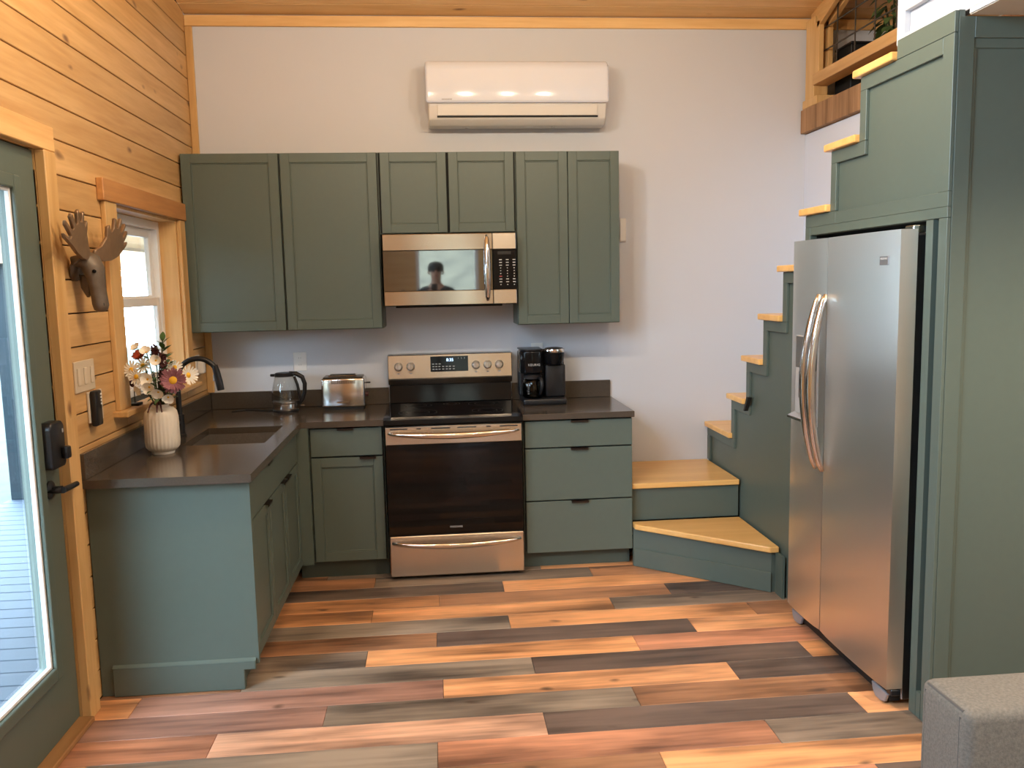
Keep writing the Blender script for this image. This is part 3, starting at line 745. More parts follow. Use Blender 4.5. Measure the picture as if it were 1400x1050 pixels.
for k in range(4, 11):
    y0 = RY[k]+.032; y1 = RY[k+1]-(.02 if k < 10 else .0)
    tread([(SX-.022, y0), (XW, y0), (XW, y1), (SX-.022, y1)] if k == 10 else [(SX-.022, y0), (XW, y0), (XW, y1), (SI+.022, y1), (SI+.022, RY[k+1]+.0005), (SX-.022, RY[k+1]+.0005)], TZ[k])
    riser([(SI+.021, RY[k]), (XW, RY[k]), (XW, RY[k]-.018), (SI+.021, RY[k]-.018)], TZ[k-1]+.0005, TZ[k]-TT-.0005)
b_ = B(); prism(b_, [(-.70, .90), (-.715, .90), (-.775, .985), (-.745, .985)], 'x', SX-.022, SX-.001); make('black_bracket', b_, black_matte, st)
st['label'] = 'sage green staircase with varnished wood treads rising over the refrigerator'

# ------------------------------------------------------------------ refrigerator
FY0, FYS, FY1, FXF = -1.482, -1.823, -2.386, 3.068
fr = thing('refrigerator', (3.4, -1.93, 0), 'stainless side-by-side refrigerator built in under the stairs', 'refrigerator')
b_ = B(); box(b_, 3.140, 3.75, FY0-.012, FY1+.012, .025, 1.79, .004); make('body', b_, ss_side, fr)
def fdoor(y0, y1, name):
    b_ = B(); n = 8; pts = []
    for i in range(n+1):                              # gently crowned front
        t = i/n; pts.append((FXF - .006*math.sin(PI*t) + (.0 if 0 < i < n else .004), y0+(y1-y0)*t))
    pts += [(3.136, y1), (3.136, y0)]
    prism(b_, pts, 'z', .078, 1.808); return make(name, b_, ss_fridge, fr, True)
ld = fdoor(FY0, FYS+.003, 'freezer_door'); rd = fdoor(FYS-.003, FY1, 'fridge_door')
def fhandle(y, parent):
    b_ = B(); pts = []; rad = []
    for i in range(25):
        t = i/24; s_ = math.sin(PI*t); pts.append((FXF-.016-.062*s_**.8, y, .81+t*.76)); rad.append(.010+.010*s_**.5)
    tube(b_, pts, rad, 12, flat=1.0); make('handle', b_, chrome, parent, 'all')
fhandle(FYS+.030, ld); fhandle(FYS-.032, rd)
b_ = B(); box(b_, FXF-.008, FXF+.02, -1.545, -1.775, .985, 1.385, .006); dsp = make('dispenser', b_, mat('dispenser_grey', (.42, .41, .40, 1), .35), ld)
b_ = B(); box(b_, FXF-.0095, FXF-.0082, -1.555, -1.765, 1.235, 1.378); make('control_screen', b_, mat('dispenser_dark', (.10, .095, .085, 1), .15), dsp)
b_ = B(); prism(b_, [(FXF-.0085, 1.0), (FXF-.045, 1.0), (FXF-.045, 1.012), (FXF-.0085, 1.03)], 'y', -1.55, -1.77, .002); make('drip_tray', b_, chrome, dsp)
b_ = B(); box(b_, FXF-.03, FXF-.0085, -1.63, -1.69, 1.10, 1.225, .004); make('paddle', b_, black_plastic, dsp)
b_ = B(); box(b_, FXF-.0065, FXF+.004, -2.263, -2.322, 1.683, 1.715, .001); bd = make('badge', b_, mat('badge_grey', (.30, .30, .31, 1), .35, .6), rd)
text('maker_name', 'FRIGIDAIRE', .0095, (FXF-.0069, -2.2925, 1.706), '-x', white_print, bd)
b_ = B(); box(b_, 3.12, 3.2, FY1+.06, FY1+.004, 1.792, 1.822, .004); make('hinge_cover', b_, chrome, fr)
b_ = B(); box(b_, 3.10, 3.139, FY0-.02, FY1+.02, .020, .0765); make('toe_grille', b_, black_matte, fr)
foot_m = mat('pale_grey_plastic', (.28, .28, .30, 1), .3)
for y in (FY0-.075, FY1+.075):
    b_ = B(); prism(b_, [(y-.06, .05), (y-.04, .0105), (y-.01, .0005), (y+.03, .0005), (y+.05, .02), (y+.06, .05)], 'x', 3.086, 3.0995, .004, 2); make('foot_cover', b_, foot_m, fr)
b_ = B(); box(b_, 3.09, 3.13, FY1+.03, FY1-.004, .050, .0755, .004); make('bottom_hinge', b_, black_plastic, fr)

# ------------------------------------------------------------------ loft
b_ = B(); box(b_, 3.745, 3.79, -3.2, -.002, 2.545, 2.688, .003); bm_ = make('loft_beam', b_, rough_beam)
tag(bm_, 'rough-sawn reddish wood beam along the edge of the loft floor', 'beam')
b_ = B(); box(b_, 3.791, X1-.001, YR+.001, -.001, 2.60, 2.688); tag(make('floor_loft', b_, pine_x), kind='structure')
b_ = B(); box(b_, 3.205, X1-.001, YR+.001, -2.531, 2.497, 2.543); tag(make('ceiling_under_loft', b_, soffit_paint), kind='structure')
# white guard wall above the stair tower
gw = tag(empty('wall_guard', (3.25, -4, 2.52)), kind='structure')
b_ = B(); box(b_, 3.225, 3.30, -7.79, -2.085, 2.544, 3.45); make('core', b_, white_paint, gw)
b_ = B(); box(b_, 3.2, 3.2245, -2.135, -2.085, 2.5155, 3.45, .002); box(b_, 3.2, 3.2245, -7.79, -2.136, 2.630, 3.45, .002); box(b_, 3.2, 3.2245, -7.79, -2.5335, 2.5, 2.5155); box(b_, 3.2, 3.2245, -7.79, -2.136, 2.516, 2.548, .002); make('frame_boards', b_, white_paint, gw)
# railing
rl = thing('loft_railing', (3.77, -.8, 2.69), 'pine loft railing with wire mesh infill above the stairs', 'railing')
PX0, PX1 = 3.752, 3.842
b_ = B(); box(b_, PX0, PX1, -.165, -.045, 2.6895, 3.215, .003); box(b_, PX0-.006, PX1+.03, -.22, -.022, 2.6885, 2.74, .003); make('post', b_, pine_z, rl)
for (x0, x1) in ((3.748, 3.778), (3.806, 3.836)):
    b_ = B(); box(b_, x0, x1, -.235, -.166, 2.872, 3.17, .002); make('inner_post', b_, pine_z, rl)
    b_ = B(); prism(b_, [(-.20, 3.13), (-.20, 3.215), (-2.05, 3.95), (-2.05, 3.865)], 'x', x0, x1, .002); make('raking_rail', b_, pine_trim_y, rl)
b_ = B(); box(b_, 3.742, 3.846, -2.1, -.1655, 2.806, 2.8715, .003); make('bottom_rail', b_, pine_trim_y, rl)
b_ = B(); prism(b_, [(-.05, 3.18), (-.05, 3.30), (-2.05, 4.05-.06), (-2.05, 3.95-.06)], 'x', 3.779, 3.805, .002); make('cap_rail', b_, pine_trim_y, rl)
wire = mat('dark_wire', (.10, .09, .08, 1), .4, .7)
for y in (-.375, -.589, -.805, -1.02, -1.235, -1.45, -1.665, -1.88):
    b_ = B(); tube(b_, [(3.792, y, 2.8715), (3.792, y, 3.19+.397*(-y-.2)-.03)], .0045, 6); make('upright_wire', b_, wire, rl)
for z0 in (2.998, 3.13, 3.262, 3.394):
    ys = -.18 if z0 < 3.15 else -.2-(z0-3.13)/.397
    b_ = B(); tube(b_, [(3.792, ys, z0), (3.792, -2.05, z0)], .0045, 6); make('level_wire', b_, wire, rl)
# loft things
bk = thing('black_box', (4.05, -.23, 2.69), 'black box-shaped case standing in the loft behind the railing', 'box')
b_ = B(); box(b_, 3.9, 4.2, -.335, -.135, 2.70, 3.008, .004); make('body', b_, black_matte, bk)
b_ = B(); box(b_, 3.905, 4.195, -.33, -.14, 2.6885, 2.6995); make('plinth', b_, black_plastic, bk)
b_ = B(); box(b_, 3.897, 4.203, -.338, -.132, 3.0085, 3.022, .003); make('top', b_, black_plastic, bk)
PX, PY = 4.04, -.54
pl = thing('potted_plant', (PX, PY, 2.69), 'leafy green plant in a dark pot in the loft', 'plant')
b_ = B(); lathe(b_, [(0, .0005), (.06, .0005), (.08, .22), (.085, .23), (.07, .23), (.06, .2), (0, .2)], (PX, PY, 2.6885), 24); make('pot', b_, pot_m, pl, True)
def leafblade(bm, base, d, ln, wd, droop=.3, seg=5):
    d = Vector(d).normalized(); side = d.cross(Vector((0, 0, 1)))
    side = side.normalized() if side.length > .05 else Vector((1, 0, 0))
    L1, R1 = [], []
    for i in range(seg+1):
        t = i/seg; c = Vector(base)+d*ln*t+Vector((0, 0, -droop*ln*t*t)); w_ = wd*math.sin(PI*min(.98, t*.9+.08))
        nrm = side.cross(d).normalized()
        L1.append(bm.verts.new(c+side*w_+nrm*w_*.25)); R1.append(bm.verts.new(c-side*w_+nrm*w_*.25))
    for i in range(seg): bm.faces.new((L1[i], L1[i+1], R1[i+1], R1[i]))
rnd = random.Random(3)
b_ = B()
for i in range(9):
    a = i*2.4; tube(b_, bez((PX, PY, 2.90), (PX+.02*math.cos(a), PY+.02*math.sin(a), 3.05), (PX+.06*math.cos(a), PY+.06*math.sin(a), 3.1+.012*i), 6), .005, 6)
make('stems', b_, stem_m, pl)
plf = mat('dark_green_leaves', (.10, .17, .055, 1), .5, noise=.4, nscale=30)
for i in range(60):
    a = rnd.uniform(0, 2*PI); zz = rnd.uniform(2.95, 3.24); rr = rnd.uniform(.01, .06)
    b_ = B(); leafblade(b_, (PX+rr*math.cos(a), PY+rr*math.sin(a), zz), (math.cos(a), math.sin(a), rnd.uniform(-.5, .2)), rnd.uniform(.08, .12), rnd.uniform(.016, .028)); make('leaf', b_, plf, pl)

# ------------------------------------------------------------------ small things on the counters
# vase
VC = (.158, -1.40, CT)
vz = thing('vase', VC, 'cream ribbed ceramic vase holding flowers on the countertop', 'vase')
def rib(a, z): return 1+.012*math.cos(28*a) if .03 < z < .19 else 1
b_ = B(); lathe(b_, [(0, .0005), (.048, .0005), (.05, .006), (.05, .012), (.062, .02), (.0725, .034), (.075, .06), (.074, .12), (.0735, .165), (.069, .192), (.055, .208), (.038, .213), (.036, .225), (.031, .225), (.031, .205), (.05, .19), (.06, .1), (.05, .02), (0, .015)], VC, 112, rib)
make('body', b_, ceramic, vz, True)
MOUTH = Vector((VC[0], VC[1], CT+.20))
def stem(bm, head, r=.0022):
    h = Vector(head); m_ = MOUTH+Vector(((h.x-VC[0])*.15, (h.y-VC[1])*.15, .0)); tube(bm, bez(m_, (m_.x*.6+h.x*.4, m_.y*.6+h.y*.4, (m_.z+h.z)/2+.02), h, 7), r, 6)
def basis(nrm):
    nrm = Vector(nrm).normalized(); a = nrm.cross(Vector((0, 0, 1)));
    a = a.normalized() if a.length > .05 else Vector((1, 0, 0)); return nrm, a, nrm.cross(a)
def flower(name, head, nrm, r, npet, pm, label, grp=None, cone=.15, cr=.28, cm=None, pw=.2, layers=1):
    t = thing(name, (VC[0], VC[1], CT+.21), label, 'flower', grp)
    head = Vector(head); nrm, a, c = basis(nrm)
    b_ = B(); stem(b_, head-nrm*.004); make('stem', b_, stem_m, t)
    b_ = B()
    for ly in range(layers):
        for i in range(npet):
            an = 2*PI*(i+.5*ly)/npet + rnd.uniform(-.08, .08); d_ = math.cos(an)*a+math.sin(an)*c; s_ = -math.sin(an)*a+math.cos(an)*c
            rr = r*rnd.uniform(.88, 1.06)*(1-.2*ly); cn = cone+.35*ly
            p = [head+d_*rr*q+nrm*rr*cn*q*(1 if cone > 0 else 1)+s_*rr*pw*wd+nrm*.0006*k_ for q, wd, k_ in ((.12, .35, 0), (.55, 1, 0), (.9, .8, 0), (1.0, 0, 0), (.9, -.8, 0), (.55, -1, 0), (.12, -.35, 0))]
            vs2 = [b_.verts.new(q) for q in p]; md_ = b_.verts.new(head+d_*rr*.6+nrm*(rr*cn*.6-.0025))
            for j in range(7): b_.faces.new((vs2[j], vs2[(j+1) % 7], md_))
    make('petals', b_, pm, t)
    b_ = B(); q = cr*r
    lathe(b_, [(0, q*.55), (q*.5, q*.5), (q*.85, q*.25), (q, 0), (0, -q*.2)], (0, 0, 0), 12)
    mt = Matrix((a, c, nrm)).transposed().to_4x4(); mt.translation = head+nrm*.002
    bmesh.ops.transform(b_, matrix=mt, verts=b_.verts); make('flower_center', b_, cm or yellow, t, True)
    return t
DG = 'white daisies in the cream vase'
for h, nn, r, lab in (((.055, -1.43, 1.298), (-.2, -.9, .2), .042, 'white daisy on the side of the bouquet next to the window casing'), ((.094, -1.40, 1.314), (-.1, -.8, .4), .038, 'white daisy just below the orange-red flower'),
                      ((.084, -1.46, 1.270), (-.2, -1, .0), .040, 'white daisy facing the room below two other daisies'), ((.242, -1.43, 1.304), (.1, -.9, .3), .036, 'white daisy directly above the mauve aster')):
    flower('daisy', h, nn, r, 14, petal_white, lab, DG, .1, .28, None, .125)
flower('daisy', (.282, -1.38, 1.262), (.8, -.5, .1), .05, 18, petal_white, 'large white daisy turned sideways beside the mauve aster', None, .35, .28, None, .11)
flower('aster', (.244, -1.47, 1.250), (.1, -1, .15), .060, 26, petal_purple, 'mauve aster with a broad yellow center in the vase', None, .15, .36, None, .11, 2)
flower('red_flower', (.074, -1.37, 1.354), (-.2, -.7, .6), .032, 14, petal_red, 'small orange-red flower at the back of the bouquet', None, .4, .3, petal_red, .2, 2)
BG = 'white cup-shaped blooms in the vase'
for h, nn, r, lab in (((.169, -1.45, 1.338), (.1, -.9, .2), .026, 'white cup-shaped bloom beside the tall maroon spike'), ((.114, -1.40, 1.371), (-.1, -.6, .7), .028, 'white cup-shaped bloom between the orange-red flower and the maroon plume'),
                      ((.07, -1.38, 1.391), (-.4, -.5, .6), .026, 'topmost white cup-shaped bloom, above the orange-red flower'), ((.135, -1.47, 1.258), (-.1, -.9, .1), .030, 'upper of two white cup-shaped blooms in front of the stems'),
                      ((.144, -1.48, 1.225), (-.1, -.9, -.2), .030, 'lower of two white cup-shaped blooms in front of the stems'), ((.18, -1.48, 1.202), (0, -.8, -.4), .026, 'white bell-like bloom nodding above the middle of the vase mouth'),
                      ((.217, -1.47, 1.177), (.2, -.8, -.4), .027, 'lowest white bell-like bloom, hanging at the vase rim under the aster'), ((.083, -1.42, 1.21), (-.5, -.6, -.3), .025, 'white cup-shaped bloom turned towards the window sill ornament')):
    flower('white_bloom', h, nn, r, 6, petal_white, lab, BG, .75, .2, None, .5)
# maroon spikes
for (base, top, lab) in (((.185, -1.42, 1.19), (.192, -1.42, 1.36), 'tall maroon seed spike in the middle of the bouquet'), ((.165, -1.39, 1.32), (.135, -1.37, 1.40), 'short maroon plume leaning back in the bouquet')):
    t = thing('maroon_spike', (VC[0], VC[1], CT+.21), lab, 'flower')
    b_ = B(); stem(b_, base, .003); make('stem', b_, stem_m, t)
    b_ = B(); b0, t0 = Vector(base), Vector(top)
    for i in range(110):
        u = rnd.random(); a = rnd.uniform(0, 2*PI); rr = .026*(1-.6*u)*rnd.uniform(.6, 1)
        c = b0.lerp(t0, u)+Vector((rr*math.cos(a), rr*math.sin(a), rnd.uniform(-.006, .006)))
        tt_ = bmesh.new(); bmesh.ops.create_icosphere(tt_, subdivisions=1, radius=rnd.uniform(.004, .0075)); merge(b_, tt_, Matrix.Translation(c))
    tag(make('florets', b_, maroon, t, 'all'), kind='stuff')
lf = thing('leaf_sprig', (VC[0], VC[1], CT+.21), 'upright sprig of pointed green leaves rising above the bouquet', 'foliage')
b_ = B(); stem(b_, (.188, -1.40, 1.43), .003); make('stem', b_, stem_m, lf)
for (zz, a, el, ln) in ((1.42, 1.57, 1.4, .05), (1.41, .3, .9, .05), (1.40, 3.0, .9, .045), (1.375, -.4, .75, .06), (1.37, 3.3, .8, .05), (1.35, .1, .5, .07), (1.34, -1.2, .6, .055), (1.385, -1.6, 1.0, .05)):
    b_ = B(); leafblade(b_, (.188, -1.40, zz), (math.cos(a), .6*math.sin(a)-.2, el), ln, .013, .1); make('leaf', b_, leaf, lf)
fo = thing('filler_foliage', (VC[0], VC[1], CT+.21), 'low green filler leaves spreading from the vase mouth', 'foliage')
b_ = B()
for i in range(16):
    a = i*2.39996; stem(b_, (VC[0]+.055*math.cos(a), VC[1]+.05*math.sin(a), 1.2+.006*i), .0018)
make('stems', b_, stem_m, fo)
for i in range(85):
    a = rnd.uniform(0, 2*PI); zz = rnd.uniform(1.15, 1.35); rr = rnd.uniform(.01, .075)
    b_ = B(); leafblade(b_, (VC[0]+.02+rr*math.cos(a), VC[1]+rr*math.sin(a)*.8, zz), (math.cos(a), math.sin(a), rnd.uniform(0, 1)), rnd.uniform(.035, .065), .010); make('leaf', b_, leaf, fo)
rb = thing('ribbon_twig', (VC[0], VC[1], CT+.21), 'dark curled twig hanging over the rim of the vase', 'twig')
for sx_ in (-1, 1, .3):
    b_ = B(); tube(b_, bez((VC[0], VC[1]-.03, CT+.235), (VC[0]+.02*sx_, VC[1]-.06, CT+.255), (VC[0]+.03*sx_, VC[1]-.078, CT+.198), 8), [.006, .0055, .005, .005, .0045, .004, .004, .003, .003], 6); make('curl', b_, maroon, rb)

# kettle
KC = (.500, -.205, CT)
kt = thing('kettle', KC, 'glass electric kettle with a black handle on a steel base', 'kettle')
b_ = B(); lathe(b_, [(0, .0005), (.076, .0005), (.076, .012), (.070, .016), (0, .016)], KC, 36); make('power_base', b_, black_plastic, kt, True)
b_ = B(); lathe(b_, [(0, .0165), (.072, .0165), (.074, .024), (.074, .052), (.079, .058), (.079, .064), (0, .064)], KC, 36); make('steel_collar', b_, chrome, kt, True)
b_ = B(); lathe(b_, [(.078, .0645), (.0795, .08), (.076, .12), (.068, .165), (.058, .205), (.055, .212), (.053, .212), (.056, .2), (.066, .163), (.0735, .12), (.077, .08), (.0755, .0645)], KC, 40); make('glass_jug', b_, glass_jug, kt, 'all')
b_ = B(); lathe(b_, [(0, .0645), (.072, .0645), (.074, .067), (0, .0675)], KC, 36); make('steel_floor', b_, chrome, kt, True)
kx_, ky_, kz_ = KC
b_ = B(); lathe(b_, [(0, .2125), (.057, .2125), (.058, .224), (.05, .234), (0, .238)], KC, 32); make('lid', b_, black_plastic, kt, True)
b_ = B(); prism(b_, [(kx_-.055, ky_-.018), (kx_-.082, ky_-.004), (kx_-.082, ky_+.004), (kx_-.055, ky_+.018)], 'z', kz_+.2125, kz_+.228, .003); make('spout', b_, black_plastic, kt)
b_ = B(); tube(b_, [(kx_+.03, ky_, kz_+.228), (kx_+.07, ky_, kz_+.226), (kx_+.105, ky_, kz_+.205), (kx_+.118, ky_, kz_+.165), (kx_+.115, ky_, kz_+.115), (kx_+.10, ky_, kz_+.07), (kx_+.079, ky_, kz_+.045)], [.014, .014, .0135, .013, .012, .011, .010], 12)
tube(b_, [(kx_+.058, ky_, kz_+.21), (kx_+.075, ky_, kz_+.16), (kx_+.085, ky_, kz_+.10), (kx_+.092, ky_, kz_+.06)], .0085, 10); make('handle', b_, black_plastic, kt, 'all')
b_ = B(); box(b_, kx_+.088, kx_+.112, ky_-.008, ky_+.008, kz_+.033, kz_+.041, .002); make('switch', b_, chrome, kt)
b_ = B(); tube(b_, [(kx_-.07, ky_+.02, CT+.0045), (kx_-.14, ky_+.05, CT+.0045), (kx_-.2, ky_+.09, CT+.0045), (kx_-.26, ky_+.10, CT+.0045), (kx_-.33, ky_+.05, CT+.0045)], .0038, 8)
tag(make('power_cord', b_, black_matte), 'black kettle cord lying along the quartz backsplash', 'cord')

# toaster
TX0, TX1, TY0, TY1 = .714, .972, -.225, -.065
ts = thing('toaster', ((TX0+TX1)/2, -.145, CT), 'polished steel two-slice toaster with a wide slot', 'toaster')
b_ = B(); box(b_, TX0+.012, TX1-.012, TY0+.012, TY1-.012, CT+.0005, CT+.022); make('base', b_, black_matte, ts)
b_ = B(); box(b_, TX0, TX1, TY0, TY1, CT+.016, CT+.192, .014, 4); tb = make('shell', b_, toaster_steel, ts, True)
b_ = B(); box(b_, TX0+.012, TX1-.012, TY0+.012, TY1-.012, CT+.1925, CT+.198, .002); tp = make('top_plate', b_, mat('toaster_top', (.10, .085, .07, 1), .35, .6), ts)
b_ = B(); box(b_, TX0+.04, TX1-.05, TY0+.04, TY1-.04, CT+.1985, CT+.207, .003); make('slot_frame', b_, chrome_warm, ts)
b_ = B(); box(b_, TX0+.05, TX1-.06, TY0+.055, TY1-.055, CT+.2072, CT+.208); make('slot', b_, black_matte, ts)
b_ = B()
for i in range(20): box(b_, TX0+.062+i*.0072, TX0+.0655+i*.0072, TY0-.0008, TY0-.0001, CT+.158, CT+.178)
make('vent_slots', b_, black_matte, tb)
b_ = B(); box(b_, TX0+.09, TX0+.165, TY0-.004, TY0-.0002, CT+.044, CT+.051, .002); make('crumb_tray_pull', b_, chrome, tb)
b_ = B(); box(b_, TX1+.0005, TX1+.030, -.155, -.135, CT+.150, CT+.158, .003); make('lever', b_, black_plastic, ts)
b_ = B(); lathe(b_, [(0, 0), (.016, 0), (.014, .014), (0, .014)], (TX1+.0005, -.145, CT+.085), 16, axis='x'); make('browning_dial', b_, mat('dark_red_plastic', (.05, .01, .01, 1), .3), ts, True)

# coffee maker
cm_ = thing('coffee_maker', (2.045, -.2, CT), 'black coffee maker with glass carafe and single-serve brewer', 'coffee maker')
CX0, CX1 = 1.905, 2.193
b_ = B(); box(b_, CX0+.015, CX1-.008, -.305, -.045, CT+.0005, CT+.038, .010, 3); make('base', b_, black_plastic, cm_, True)
b_ = B(); box(b_, CX0+.004, CX1, -.150, -.042, CT+.0385, CT+.32, .016, 3); make('tower', b_, black_plastic, cm_, True)
b_ = B(); prism(b_, [(CX0, -.16), (CX0+.004, -.235), (CX0+.03, -.272), (CX0+.075, -.282), (CX0+.128, -.275), (CX0+.150, -.24), (CX0+.150, -.16)], 'z', CT+.19, CT+.326, .008, 3); bh = make('reservoir_head', b_, black_gloss, cm_, True)
b_ = B(); prism(b_, [(CX0+.005, -.06), (CX0+.008, -.235), (CX0+.034, -.267), (CX0+.075, -.276), (CX0+.122, -.27), (CX0+.144, -.24), (CX0+.144, -.06)], 'z', CT+.3265, CT+.336, .003); make('reservoir_lid', b_, black_plastic, cm_, True)
text('brand_lettering', 'KEURIG', .019, (CX0+.085, -.2832, CT+.243), '-y', white_print, bh, 1.15)
PC = (2.118, -.225)
b_ = B(); lathe(b_, [(0, .24), (.050, .24), (.060, .262), (.064, .300), (.064, .312), (0, .312)], (PC[0], PC[1], CT), 32); make('pod_holder', b_, black_gloss, cm_, True)
b_ = B(); lathe(b_, [(.0645, .3125), (.0675, .316), (.068, .326), (.066, .334), (.056, .337), (.056, .3125)], (PC[0], PC[1], CT), 36); make('chrome_ring', b_, chrome, cm_, True)
b_ = B(); lathe(b_, [(0, .313), (.0555, .313), (.055, .338), (.03, .343), (0, .344)], (PC[0], PC[1], CT), 32); make('pod_lid', b_, black_plastic, cm_, True)
b_ = B(); box(b_, CX0+.158, CX1-.006, -.235, -.151, CT+.0385, CT+.239, .012, 3); make('brew_column', b_, black_plastic, cm_, True)
JC = (CX0+.083, -.225, CT+.0385)
cf = thing('carafe', JC, 'glass coffee carafe with black handle in the coffee maker', 'carafe')
b_ = B(); lathe(b_, [(0, .0005), (.055, .0005), (.064, .012), (.067, .05), (.064, .095), (.055, .118), (.052, .118), (.061, .094), (.064, .05), (.061, .014), (0, .006)], JC, 36); make('glass', b_, dark_jug, cf, 'all')
b_ = B(); lathe(b_, [(0, .1185), (.056, .1185), (.056, .132), (.045, .145), (0, .147)], JC, 32); make('lid', b_, black_plastic, cf, True)
b_ = B(); tube(b_, [(JC[0]+.03, JC[1]-.048, JC[2]+.126), (JC[0]+.04, JC[1]-.088, JC[2]+.12), (JC[0]+.042, JC[1]-.098, JC[2]+.085), (JC[0]+.036, JC[1]-.086, JC[2]+.04), (JC[0]+.03, JC[1]-.0625, JC[2]+.025)], [.009, .010, .010, .009, .007], 10); make('handle', b_, black_plastic, cf, 'all')
b_ = B()
for i in range(6): box(b_, JC[0]-.040, JC[0]-.030, JC[1]-.0590, JC[1]-.0580, JC[2]+.03+i*.012, JC[2]+.0315+i*.012)
make('level_marks', b_, white_print, cf)

b_ = B(); tube(b_, [(.034, -.93, CT+.035), (.036, -1.02, CT+.036), (.036, -1.09, CT+.036)], [.004, .005, .004], 8)
tag(make('scrub_brush', b_, black_matte), 'thin black stick leaning on the backsplash behind the vase', 'brush')

# ------------------------------------------------------------------ wall plates and devices
def plate(x0, x1, z0, z1, label, cat, sockets=True):
    t = thing('wall_outlet', ((x0+x1)/2, -.004, z0), label, cat)
    b_ = B(); box(b_, x0, x1, -.007, -.0012, z0, z1, .002); make('cover_plate', b_, white_plastic, t)
    if sockets:
        zm = (z0+z1)/2
        for s_ in (-1, 1):
            b_ = B(); box(b_, (x0+x1)/2-.016, (x0+x1)/2+.016, -.0085, -.0072, zm+s_*.021-.014, zm+s_*.021+.014, .001); sk_ = make('socket', b_, white_plastic, t)
            b_ = B()
            for dx in (-.006, .006): box(b_, (x0+x1)/2+dx-.001, (x0+x1)/2+dx+.001, -.0089, -.0086, zm+s_*.021-.003, zm+s_*.021+.006)
            make('slots', b_, grey_mark, sk_)
    return t
plate(.525, .605, 1.135, 1.25, 'white wall outlet above the kettle', 'outlet')
plate(2.005, 2.08, 1.15, 1.268, 'white wall outlet peeking out behind the coffee maker', 'outlet')
rc = thing('remote_control', (2.59, -.01, 1.89), 'white remote in a holder on the wall beside the cabinets', 'remote')
b_ = B(); box(b_, 2.572, 2.618, -.016, -.0012, 1.89, 1.99, .003); make('holder', b_, white_plastic, rc)
b_ = B(); box(b_, 2.575, 2.615, -.030, -.0165, 1.895, 2.035, .004); make('handset', b_, white_plastic, rc)
sw = thing('switch_plate', (.004, -1.81, 1.25), 'beige three-gang light switch plate on the pine wall', 'switch plate')
b_ = B(); box(b_, .0008, .008, -1.905, -1.715, 1.252, 1.376, .002); make('cover_plate', b_, mat('almond_plastic', (.62, .52, .38, 1), .4), sw)
for i in range(3):
    b_ = B(); box(b_, .0083, .0125, -1.885+i*.062, -1.860+i*.062, 1.28, 1.348, .002); make('rocker', b_, mat('almond_rocker', (.66, .56, .42, 1), .35), sw)
rm = thing('remote_control', (.01, -1.74, 1.12), 'black fan remote in a white cradle below the light switches', 'remote')
b_ = B(); box(b_, .0008, .012, -1.80, -1.665, 1.118, 1.245, .003); make('cradle', b_, mat('almond_cradle', (.66, .58, .46, 1), .4), rm)
b_ = B(); box(b_, .0125, .038, -1.80, -1.735, 1.105, 1.25, .008, 2); hs = make('handset', b_, black_plastic, rm, True)
b_ = B()
for i in range(4): box(b_, .0383, .0395, -1.755, -1.742, 1.19+i*.013, 1.197+i*.013)
make('buttons', b_, white_plastic, hs)
pg = thing('plug_in_freshener', (.02, -.2, 1.15), 'white plug-in air freshener on the pine wall in the corner', 'air freshener')
b_ = B(); box(b_, .0008, .007, -.245, -.165, 1.145, 1.265, .002); make('cover_plate', b_, white_plastic, pg)
b_ = B(); box(b_, .0073, .045, -.235, -.18, 1.155, 1.245, .010, 3); make('body', b_, white_plastic, pg, True)
og = thing('sill_ornament', (.02, -1.31, 1.1245), 'small maroon ornament on a thin rod with a black base', 'ornament')
b_ = B(); box(b_, .0, .045, -1.345, -1.285, 1.1250, 1.136, .002); make('base', b_, black_matte, og)
b_ = B(); tube(b_, [(.02, -1.315, 1.136), (.02, -1.317, 1.22)], .002, 6); make('rod', b_, black_matte, og)
b_ = B(); prism(b_, [(-1.36, 1.222), (-1.335, 1.210), (-1.29, 1.225), (-1.275, 1.262), (-1.31, 1.252), (-1.322, 1.285), (-1.34, 1.255), (-1.372, 1.262)], 'x', .016, .024, .002); make('emblem', b_, maroon, og)

# moose head
mh = thing('moose_head', (.05, -1.78, 1.57), 'bronze moose head sculpture with broad antlers on the pine wall', 'sculpture')
b_ = B()
def ell(bm, c, rx, ry, rz_dir):
    pass
secs = [  # centre x, z ; half depth (along the axis normal), half width y, tilt
 (.006, 1.735, .066, .060, 1.2), (.04, 1.765, .066, .064, .9), (.075, 1.765, .060, .060, .45), (.098, 1.74, .052, .052, .0), (.108, 1.70, .043, .045, -.15), (.114, 1.66, .036, .038, -.15), (.119, 1.625, .036, .038, -.15), (.122, 1.595, .036, .040, -.1), (.122, 1.575, .029, .033, -.0), (.121, 1.566, .012, .015, 0)]
YM = -1.815; rings = []
for (cx, cz_, rd_, ry_, ti) in secs:
    cx = cx*.85-.012 if cx > .03 else .018
    rd_ *= .82
    ring = []
    for q in range(20):
        a = 2*PI*q/20; u_ = rd_*math.cos(a); ring.append(b_.verts.new((cx+u_*math.cos(ti), YM+ry_*math.sin(a)*(1-.12*math.cos(a)), cz_+u_*math.sin(ti))))
    rings.append(ring)
for r1_, r2_ in zip(rings, rings[1:]):
    for q in range(20): b_.faces.new((r1_[q], r1_[(q+1) % 20], r2_[(q+1) % 20], r2_[q]))
b_.faces.new(rings[0]); b_.faces.new(rings[-1][::-1])
make('head', b_, moose_mat, mh, 'all')
